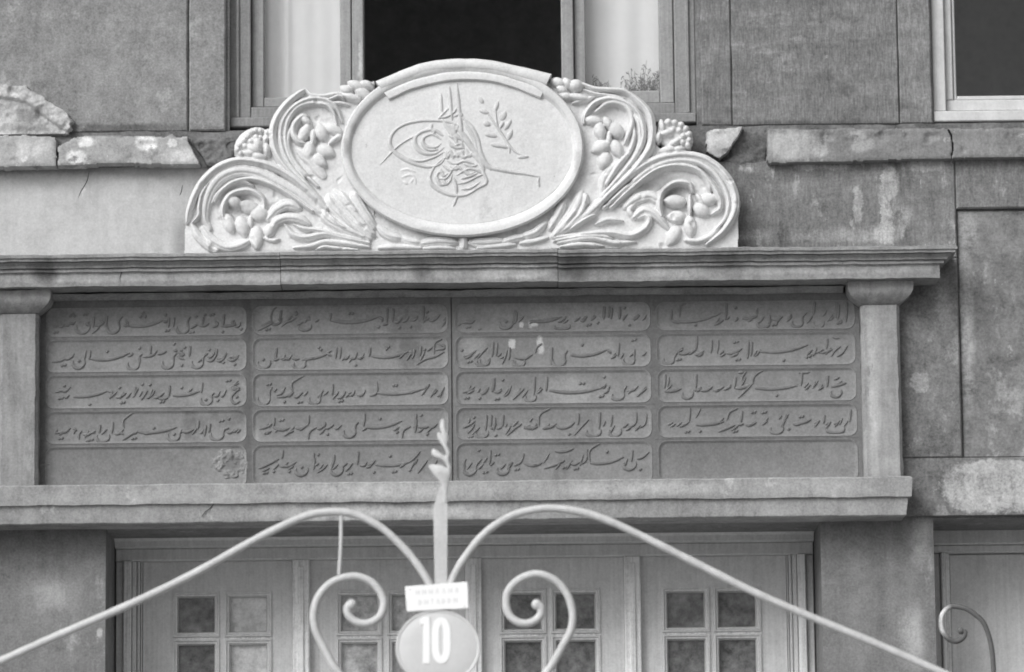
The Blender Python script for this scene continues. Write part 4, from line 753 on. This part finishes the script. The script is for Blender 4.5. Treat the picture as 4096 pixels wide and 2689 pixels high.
for s, wd in [("788 330 790 400 797 475", .008), ("850 278 858 400 872 525", .010), ("905 252 918 400 935 560 948 690", .011), ("765 522 800 480 850 430", .008), ("770 510 830 500 880 470 908 428", .009), ("800 520 850 600 880 660", .01), ("880 500 930 480 945 500", .009),
    ("905 560 830 535 720 528 620 532 510 560 435 615 408 680 425 740 500 805 600 852 700 872 780 852 825 795", .011), ("335 855 430 755 500 695 600 640 640 628", .007), ("720 555 716 590 735 615 728 640", .009), ("800 640 740 600 660 606 600 650 598 710 650 765 740 775 810 730", .012),
    ("785 665 720 630 655 665 670 715 740 730 790 700", .009), ("640 690 690 745 770 745", .008), ("460 765 540 815 640 830 740 800 815 760", .008), ("945 508 1015 575 1062 670 1085 770 1145 870 1280 905 1420 925 1520 945", .011), ("880 560 960 640 1020 730 1090 830 1160 895", .012),
    ("940 640 1000 720 1070 800 1130 880", .009), ("830 560 880 620 950 680", .010), ("1520 945 1512 985 1520 1020", .006), ("832 790 745 865 706 950 730 1012 805 1062 890 1086 980 1078 1060 1032 1126 990 1105 915 1085 860", .010),
    ("790 890 755 945 790 1005 850 985 870 930", .009), ("770 960 820 960 850 930 880 880", .008), ("905 935 985 890 1050 895 1090 920", .009), ("910 1000 980 985 1060 945 1110 925", .008), ("880 955 898 1010 905 1070", .010), ("940 1040 1010 1030 1080 985", .008), ("910 1088 895 1125 880 1165", .008),
    ("830 780 850 760 880 790 920 770 960 800 1010 780 1050 810", .012), ("840 830 900 850 960 830 1030 850", .010), ("860 700 900 730 960 730", .010), ("800 860 860 900 900 870 960 910", .008),
    ("815 545 850 590 870 640", .011), ("840 560 880 600 900 650", .010), ("870 560 900 600 915 560", .009), ("960 540 1000 600 1040 680 1060 760", .010), ("980 560 1030 640 1055 720", .008), ("820 760 835 800 860 770 880 810", .011), ("890 750 910 790 940 760 955 800", .011), ("970 740 1000 790 1020 760", .010),
    ("1030 760 1060 810 1090 840", .012), ("1050 790 1090 850 1110 900", .010), ("760 920 790 910 810 940 840 920", .009), ("800 975 830 1000 860 970", .010), ("930 920 960 905 1000 930 1040 910", .010), ("940 960 1000 945 1060 920", .010), ("860 870 900 890 930 870", .009), ("960 850 1010 870 1060 860", .009), ("845 680 880 720 930 700 960 740", .010), ("850 640 890 660 910 700", .010)]: fs_(OM, PS(s), wd, pen=R(35))
for s, wd in [("1140 480 1195 560 1250 640 1290 705 1340 760 1430 800", .006), ("1215 600 1200 520 1190 430", .005), ("1290 705 1300 770", .006)]: fs_(OS, PS(s), wd)
for x, y, a, b, rt in [(1085, 375, 12, 24, -35), (1108, 462, 30, 13, 20), (1130, 552, 22, 16, 20), (1160, 637, 38, 14, 12), (1205, 712, 38, 14, 10), (1200, 425, 12, 36, 20), (1252, 492, 18, 30, 25), (1285, 560, 14, 38, 35), (1300, 635, 14, 34, 25), (1255, 720, 30, 12, 15), (1400, 798, 34, 10, -5), (1240, 560, 10, 24, 30)]:
    FV.bud(ZM(x, y, YFD), a * .00068, b * .00068, R(-rt), .006, OS, 0, .3)
for s in ("490 900 540 890 600 910", "500 950 560 930 600 960", "560 990 590 960 600 1000", "505 980 540 1000"): fs_(OK_, PS(s), .008, .003)
FV.H += FQ; FV.rough(.0007, 60, 3); FV.blur(1); FV.build('medallion_field', ME, 'marble', 60, {'monogram': 'dirty_marble', 'flower_sprig': 'dirty_marble'})
# scrolls
U = .5378 / 1000
FLUTE = [(1, 0), (.95, .55), (.8, .9), (.58, 1), (.3, .84), (0, .80), (-.3, .84), (-.58, 1), (-.8, .9), (-.95, .55), (-1, 0)]
VEE = [(1, 0), (.9, .5), (.6, .85), (.25, 1), (0, .88), (-.25, 1), (-.6, .85), (-.9, .5), (-1, 0)]
def band(parent, zm, s, wpx, h, name='scroll_band', tp=(.6, .35), prof=None, y=YC):
    prof = prof or (FLUTE if wpx >= 34 else None)
    CV.stroke([zm(a, b, y) for a, b in PS(s)], wpx * U * 1.55, h * .78, CV.owner(name, parent), tp, .20 if wpx >= 34 else 0)
def berry(parent, zm, x, y, a, b, rt, h=.024, yy=YC - .010, point=.45, name='berry'):
    if name == 'berry': a *= 1.12; b *= 1.1; h *= .8
    CV.bud(zm(x, y, yy), a * U, b * U, R(rt), h * 1.2, CV.owner(name, parent), .004, point)
def scroll(zm, at, bands, berries):
    e = part_empty('scroll', C, zm(at[0], at[1], YC))
    for s, wp, h in bands: band(e, zm, s, wp, h)
    for q in berries: berry(e, zm, *q)
    return e
scroll(ZL, (600, 1490), [
    ("1165 1195 1010 1040 860 925 690 852 510 832 365 878 255 975 185 1090 140 1210 128 1290", 44, .055),
    ("1120 1215 960 1080 800 985 650 915 500 900 380 945 300 1040 262 1150 258 1260 300 1335", 64, .040),
    ("1060 1205 900 1090 760 1010 620 968 490 985 390 1050 330 1140", 26, .048),
    ("620 1015 540 985 440 1010 360 1070 310 1150", 20, .040),
    ("705 1180 690 1110 620 1060 540 1052 450 1085 400 1160 395 1240 430 1300", 34, .040),
    ("170 1290 215 1240 218 1180 240 1080 300 980", 22, .050),
    ("165 1300 215 1395 300 1470 360 1495", 42, .032), ("245 1330 330 1430 440 1475 540 1450 590 1420", 50, .036),
    ("730 1260 790 1190 880 1150 970 1185", 56, .030), ("760 1340 790 1280 870 1250 960 1260 1040 1300", 50, .034), ("700 1400 760 1420 815 1410", 24, .024)],
    [(585, 1165, 46, 76, 70), (480, 1130, 40, 60, 60), (662, 1216, 56, 66, 80), (440, 1290, 42, 76, 200), (536, 1312, 46, 78, 195), (642, 1395, 48, 86, 182), (600, 1280, 20, 50, 190), (740, 1345, 36, 54, 160)])
scroll(ZL, (1000, 1100), [
    ("1165 1185 1010 1025 880 905 795 780 765 650 788 530 865 415 955 335 1010 298", 44, .055),
    ("1150 1150 1000 985 900 870 838 740 825 620 850 520 930 425 1050 372 1170 385 1245 450 1282 540", 34, .046),
    ("1000 960 900 820 862 700 862 600 890 510 960 430 1070 402 1170 420 1220 480 1240 560", 26, .040),
    ("1100 1020 960 880 890 760 880 660 905 560", 26, .034),
    ("1020 500 980 500 925 560 918 630 960 690 1010 700", 34, .036), ("1190 700 1240 660 1275 640", 30, .034), ("1140 940 1060 830 950 740", 60, .022),
    ("1010 300 1060 345 1150 350 1240 335 1290 345", 28, .042), ("1060 375 1180 375 1260 350 1300 380", 18, .040), ("1170 400 1260 400 1340 415", 22, .030)],
    [(1003, 612, 40, 72, -28), (1125, 612, 44, 66, 15), (1215, 592, 36, 68, 65), (1035, 752, 42, 70, 180), (1160, 752, 48, 68, 245), (1110, 825, 40, 66, 230), (1065, 650, 24, 60, 180), (1010, 525, 26, 50, 50),
     (1310, 300, 36, 54, 60, .034), (1385, 268, 38, 70, 65, .036), (1455, 262, 36, 54, 75, .034), (1350, 355, 30, 74, 70, .034), (1430, 320, 40, 66, 60, .034)])
scroll(ZR, (1000, 1455), [
    ("345 1175 540 985 740 845 940 790 1120 808 1250 885 1340 1000 1378 1130 1355 1250 1280 1360 1165 1450", 48, .055),
    ("400 1180 580 1020 760 885 940 832 1100 850 1215 925 1295 1040 1325 1150 1300 1260 1215 1360", 30, .048),
    ("455 1175 620 1025 780 905 930 868 1080 893 1180 980 1250 1090 1265 1180 1200 1230", 34, .052),
    ("1110 900 1170 990 1195 1070", 26, .044),
    ("830 1240 812 1160 838 1060 930 995 1030 1000 1062 1060", 34, .042),
    ("1010 1420 1100 1425 1180 1395 1260 1330", 30, .034), ("560 1170 640 1110 740 1085 800 1110 815 1060", 54, .030), ("620 1250 700 1195 790 1235 880 1335", 46, .034), ("620 1160 590 1200 620 1250", 30, .028)],
    [(925, 1122, 44, 78, 88), (1175, 1112, 42, 68, 100), (1128, 1192, 48, 66, 235), (938, 1242, 46, 68, 88), (1040, 1310, 42, 76, 182), (918, 1382, 46, 76, 150), (1040, 1160, 16, 90, 180), (1120, 1120, 18, 60, 210)])
scroll(ZR, (500, 1100), [
    ("345 1160 520 1005 650 870 738 740 758 620 738 485 650 380 545 300", 44, .055),
    ("380 1100 520 945 640 790 692 650 665 500 580 410 450 372 335 400 265 480 252 550", 34, .046),
    ("470 1000 600 840 660 720 668 620 650 540 600 460", 24, .042), ("420 1000 500 870 590 760 625 650 620 560", 26, .036),
    ("340 465 430 402 520 405 590 460 608 550 580 640 555 700", 32, .040), ("380 1080 400 960 480 860 540 830", 40, .022),
    ("245 258 330 295 430 302 540 310 600 350", 30, .044), ("250 300 330 330 450 345 560 365", 18, .034), ("170 400 260 380 330 350", 22, .032)],
    [(372, 600, 40, 70, 190), (488, 592, 46, 68, 40), (318, 525, 36, 70, 82), (380, 722, 44, 78, 115), (497, 735, 42, 70, 205), (405, 822, 46, 62, 155), (440, 660, 20, 60, 180), (430, 540, 30, 50, 30),
     (60, 245, 38, 62, 70, .034), (130, 250, 30, 50, 30, .036), (185, 268, 46, 60, 100, .036), (90, 300, 30, 50, 60, .034), (205, 355, 30, 92, 80, .034), (120, 345, 32, 52, 70, .03)])
# acanthus at the foot
def leafs(zm, at, rows):
    e = part_empty('acanthus_leaf', C, zm(at[0], at[1], YC))
    for s, wp, h in rows: band(e, zm, s, wp, h, 'leaf_lobe', (.5, .3), VEE)
leafs(ZL, (1350, 1490), [("1480 1405 1340 1290 1215 1170 1178 1085", 64, .036), ("1500 1370 1400 1255 1300 1140 1225 1055", 70, .040), ("1520 1320 1445 1215 1385 1110 1372 1062", 54, .036), ("1440 1395 1300 1330 1170 1255 1140 1190", 56, .040), ("1400 1230 1350 1170 1270 1060", 30, .046), ("1380 1350 1290 1260 1230 1180", 24, .046), ("1190 1240 1250 1300 1330 1350", 20, .052),
    ("1480 1440 1300 1405 1150 1375 1010 1400 920 1380 855 1300", 36, .036), ("1480 1468 1300 1442 1160 1430 1050 1462 920 1475", 30, .032), ("1420 1415 1250 1380 1100 1345 1000 1335 920 1300", 26, .038), ("1400 1490 1250 1480 1150 1470 1080 1490", 22, .03)])
leafs(ZR, (180, 1455), [("30 1385 130 1275 205 1155 235 1060", 66, .038), ("60 1372 200 1275 320 1190 365 1120", 56, .038), ("0 1330 60 1230 112 1120", 52, .036), ("120 1330 220 1230 265 1120 260 1070", 28, .046), ("90 1320 160 1240 200 1180", 22, .046), ("150 1340 260 1270 340 1230", 20, .05),
    ("40 1400 250 1375 450 1365 600 1385 700 1338 738 1275 705 1238 650 1260", 36, .038), ("60 1438 300 1405 480 1438 640 1432", 28, .032), ("340 1300 430 1268 540 1275", 26, .036), ("30 1425 200 1395 350 1390 470 1405", 22, .034), ("80 1465 250 1450 400 1462", 26, .03)])
fl = part_empty('foot_border', C, ZM(955, 1490, YC))
for q, wp, h in [("325 1325 400 1382 500 1402", 46, .030), ("495 1400 560 1426 645 1436", 44, .028), ("640 1445 770 1425 900 1436", 54, .030), ("955 1395 955 1440 955 1490", 44, .036), ("1010 1436 1130 1436 1255 1425", 54, .030), ("1245 1435 1330 1408 1405 1395", 44, .028), ("1395 1388 1480 1365 1570 1290", 46, .030),
    ("330 1475 480 1468 640 1476", 30, .024), ("1060 1476 1200 1462 1340 1450", 30, .024), ("1380 1440 1480 1425 1580 1400", 30, .024), ("660 1480 780 1472 890 1480", 24, .022)]: band(fl, ZM, q, wp, h, 'border_lobe', (.6, .5))
# rosettes in the notches
def rosette(zm, at, bw_, beads, petals):
    e = part_empty('rosette', C, zm(at[0], at[1], YC))
    CV.bud(zm(at[0], at[1], YC), bw_[0] * U, bw_[1] * U, R(bw_[2]), .016, CV.owner('rosette_core', e), 0, 0)
    for x, y, r_ in beads: berry(e, zm, x, y, r_, r_, 0, .024, YC - .020, 0, 'bead')
    for q in petals: berry(e, zm, *q, .03, YC - .016, .2, 'petal')
rosette(ZL, (610, 700), (150, 110, 40), [(500, 745, 26), (518, 708, 26), (548, 678, 28), (572, 645, 28), (605, 615, 30), (640, 598, 28), (672, 602, 26), (560, 715, 28), (600, 680, 28), (640, 650, 28), (675, 650, 22), (525, 770, 24)],
        [(620, 740, 40, 66, 60), (655, 700, 36, 60, 20), (715, 650, 26, 70, 170), (655, 795, 34, 66, 75), (720, 740, 30, 60, 10), (590, 770, 30, 54, 80)])
rosette(ZR, (930, 640), (140, 110, -30), [(880, 535, 30), (930, 540, 28), (975, 555, 28), (1012, 585, 28), (1035, 625, 28), (1035, 670, 26), (1025, 710, 26), (960, 600, 28), (990, 640, 28), (985, 690, 26), (915, 590, 26)],
        [(835, 570, 26, 62, 10), (870, 620, 34, 60, 100), (880, 745, 36, 70, 95), (930, 690, 30, 60, 120), (810, 650, 24, 50, 170), (960, 740, 30, 50, 90)])

for zm_, x_, y_, a_, b_, d_ in ((ZL, 500, 1180, 150, 170, .020), (ZL, 1040, 600, 130, 150, .012), (ZR, 960, 1120, 190, 190, .022), (ZR, 800, 1000, 170, 90, .018), (ZR, 480, 560, 130, 170, .014), (ZL, 850, 1180, 150, 60, .012)): CV.hollow(zm_(x_, y_, YC), a_ * U, b_ * U, d_)
CV.rough(.0016, 30, 2); CV.rough(.0009, 95, 6); CV.rough(.03, 24, 11, .46); CV.blur(1)
CV.build('wing_slab', C, 'marble', 60)

# ================================================================ ironwork in front
YG = -2.6
SG = (D + YG) / D
Gt = thing('iron_gate', 'pale painted iron gate top with arching bars, curled scrolls and leaf finial', 'gate', (P(1763, 2400, YG).x, YG, 0))
def qg(s): return [Q(a, b, YG) for a, b in PS(s)]
rb = .0135
zrail = 2.62
obj('arch_bar', MB().tube(qg("-160 1600 -20 1545 110 1487 300 1405 450 1333 600 1250 700 1203 760 1190 820 1194 880 1222 930 1265 970 1312 1003 1368 1015 1420"), rb, 160, 12, .10), 'gate', Gt, ang=80)
obj('arch_bar', MB().tube(qg("2400 1660 2200 1568 2050 1502 1900 1440 1750 1375 1600 1300 1480 1240 1400 1205 1330 1186 1260 1182 1190 1198 1130 1236 1085 1288 1050 1350 1038 1420"), rb, 160, 12, .10), 'gate', Gt, ang=80)
def gsc(s, nm='scroll'):
    p = [ZG(a, b, YG) for a, b in PS(s)]; e = obj(nm, MB().tube(p, lambda u: rb * (1 if u < .9 else 1 + (u - .9) * 3), 80, 12, .05), 'gate', Gt, ang=80); return p[-1]
for s in ("420 1800 240 1640 135 1460 92 1360 86 1260 120 1160 200 1077 320 1040 420 1060 490 1120 524 1205 500 1288 430 1332 355 1326 305 1285 298 1240 322 1216",
          "1350 1800 1540 1640 1645 1465 1692 1375 1703 1265 1668 1150 1590 1062 1480 1025 1370 1060 1302 1130 1287 1210 1312 1288 1380 1332 1450 1326 1500 1285 1505 1240 1478 1216"):
    p = gsc(s); m_ = MB(); m_.ell(p, .018, .018, .018); obj('scroll_end', m_, 'gate', Gt, ang=80)
obj('tie_rod', MB().tube([ZG(258, 655, YG), ZG(256, 800, YG), ZG(252, 900, YG), ZG(244, 1030, YG)], .0066, 20, 8, .06), 'gate', Gt, ang=80)
xb = ZG(880, 900, YG).x; ztb = ZG(880, 560, YG).z
def mast():
    m_ = MB(); rows = [(zrail, .0), (ZG(880, 1070, YG).z, 0), (ZG(880, 700, YG).z, 0), (ZG(880, 610, YG).z, 0), (ZG(880, 480, YG).z, 0)]
    wz_ = [.0205, .0210, .0235, .0235, .0115]
    for i, q in enumerate(rows): rows[i] = q
    m_.loft([[(P(1200 + 880 * .6403, 2300, YG).x + sx * w_ + (.011 if i == 4 else 0), YG + sy * .010, z) for sx, sy in ((-1, -1), (1, -1), (1, 1), (-1, 1))] for i, ((z, _), w_) in enumerate(zip(rows, wz_))])
    return m_
obj('finial_bar', mast(), 'gate', Gt, ang=30)
fo = [ZF(x, y, YG) for x, y in PS("372 1640 385 1500 385 1400 340 1250 230 1110 160 1010 172 958 280 955 380 970 468 1020 478 1000 440 920 370 860 280 830 215 790 203 722 240 685 310 720 390 780 438 800 455 762 430 690 390 620 330 540 300 460 310 395 345 400 375 425 350 340 345 260 365 180 400 160 430 200 435 300 450 370 485 450 490 540 470 610 505 690 520 770 500 850 510 920 540 1000 530 1100 500 1250 480 1400 475 1500 480 1640")]
fo = smooth(fo, 150)
obj('finial', MB().prism([(p.x, p.z) for p in fo], YG - .011, YG + .009, .0022), 'gate', Gt, ang=70)
# posts and rail that carry it, below the picture
xl, xr_ = Q(-160, 1600, YG), Q(2400, 1660, YG)
for p in (xl, xr_): obj('post', MB().box(p.x - .03, p.x + .03, YG - .03, YG + .03, 0, p.z + .06, .006), 'gate', Gt)
obj('rail', MB().box(xl.x + .031, xr_.x - .031, YG - .012, YG + .012, zrail - .03, zrail - .0005, .004), 'gate', Gt)

def plate_tf(zm, Y): return lambda x, y, dy=0: zm(x, y, Y + dy)
# small white plate
YPL = YG - .030
pc = [ZG(655, 1103, YPL), ZG(1046, 1074, YPL), ZG(1055, 1240, YPL), ZG(668, 1260, YPL)]
NP = thing('name_plate', 'small tilted white plate with two lines of pale lettering above the number sign', 'sign', ((pc[2] + pc[3]) / 2))
rs = []
for i in range(4):
    a, b = pc[i], pc[(i + 1) % 4]
    for k in range(5):
        p = a.lerp(b, k / 5); e = .0016; rs.append((p.x + e * nz(p.x, 2, p.z, 60), p.z + e * nz(p.x, 9, p.z, 60)))
obj('plate', MB().prism(rs, YPL, YPL + .006, .0015), 'plate', NP)
fm = MB(); random.seed(11)
for (x0, y0, x1, y1, cnt) in ((715, 1142, 1000, 1126, 7), (735, 1205, 990, 1188, 7)):
    for k in range(cnt):
        u = (k + .5) / cnt; x = x0 + (x1 - x0) * u; y = y0 + (y1 - y0) * u
        for (dx0, dy0, dx1, dy1) in random.choice([((-9, -16, -9, 16), (-9, -14, 8, -2), (8, 2, -9, 14)), ((-8, 16, 0, -16), (0, -16, 9, 16)), ((-8, -16, 8, -16), (0, -14, 0, 16)), ((-9, -16, -9, 16), (-7, 0, 8, 0), (9, -16, 9, 16))]):
            fm.relief([ZG(x + dx0, y + dy0, YPL), ZG(x + dx1, y + dy1, YPL)], .0035, .0006, [(1, 0), (1, 1), (-1, 1), (-1, 0)], (1, 1), .0004)
obj('pale_lettering', fm, 'faint', NP)
for x, y in ((688, 1118), (1022, 1222)):
    m_ = MB(); m_.ell(ZG(x, y, YPL), .004, .004, .002); obj('rivet', m_, 'plate', NP)
# oval number sign
YN = YG - .022
oc = ZG(862, 1485, YN); orx = ZG(1127, 1485, YN).x - oc.x; orz = oc.z - ZG(862, 1722, YN).z
HN = thing('house_number_sign', 'pale grey oval enamel sign with white number 10 on iron gate', 'sign', (oc.x, YN, oc.z - orz))
def orr(k, y, n=64): return [(oc.x + (orx - k) * math.cos(2 * math.pi * i / n), y, oc.z + (orz - k) * math.sin(2 * math.pi * i / n)) for i in range(n)]
obj('sign_plate', MB().loft([orr(.002, YN + .010), orr(0, YN + .006), orr(.002, YN + .001), orr(.008, YN - .001), orr(.05, YN - .004), orr(.1, YN - .005)]), 'sign', HN, ang=60)
obj('sign_rim', MB().loft([orr(-.001, YN + .004), orr(.001, YN - .003), orr(.006, YN - .004), orr(.010, YN - .0015)], cap=False), 'sign', HN, ang=60)
flat = [(1, 0), (1, 1), (-1, 1), (-1, 0)]
dg = MB(); yb_ = YN - .0055
one = [ZG(x, y, yb_) for x, y in PS("752 1345 748 1312 768 1296 810 1292 812 1400 812 1585 768 1585 770 1400 772 1336")]
obj('number_digit', MB().prism([(p.x, p.z) for p in one], yb_ - .001, yb_ + .002, .0006), 'plate', HN)
zo = [ZG(x, y, yb_) for x, y in PS("846 1440 848 1370 862 1330 882 1318 902 1330 916 1370 918 1440 916 1510 902 1550 882 1562 862 1550 848 1510 846 1440")]
m_ = MB(); q = smooth(zo, 60); N = len(q) - 1; cx = sum(p.x for p in q) / len(q); cz_ = sum(p.z for p in q) / len(q)
hw = 22 * .6403 / 1000 * SG
rings = []
for k, (wd, yy) in enumerate(((-1, .002), (-1, -.001), (1, -.001), (1, .002))):
    ring = []
    for i in range(N):
        t = q[(i + 1) % N] - q[i - 1]; t.normalize(); nr = Vector((-t.z, 0, t.x)); p = q[i] + nr * (hw * wd); ring.append((p.x, yb_ + yy, p.z))
    rings.append(ring)
m_.loft(rings, cap=False); obj('number_digit', m_, 'plate', HN)
# dark iron scroll of the neighbouring railing
YH = -.9
hs = [ZH(a, b, YH) for a, b in PS("1830 1900 1830 1600 1800 1380 1740 1215 1660 1135 1585 1085 1500 1060 1415 1062 1352 1125 1334 1205 1350 1290 1402 1362 1480 1388 1545 1352 1562 1302 1522 1288")]
RS = thing('iron_scroll', 'thin dark iron scroll of a railing, its lit arc painted paler, beside the side door', 'railing', (hs[0].x, YH, 0))
obj('scroll_bar', MB().tube(hs, .0095, 80, 10, .06), 'scroll_iron', RS, ang=80)
m_ = MB(); m_.ell(hs[-1], .013, .013, .013); obj('scroll_end', m_, 'scroll_iron', RS, ang=80)
obj('post', MB().tube([Vector((hs[0].x, YH, 0)), Vector((hs[0].x, YH, hs[0].z + .02))], .012, 6, 10), 'scroll_iron', RS, ang=80)
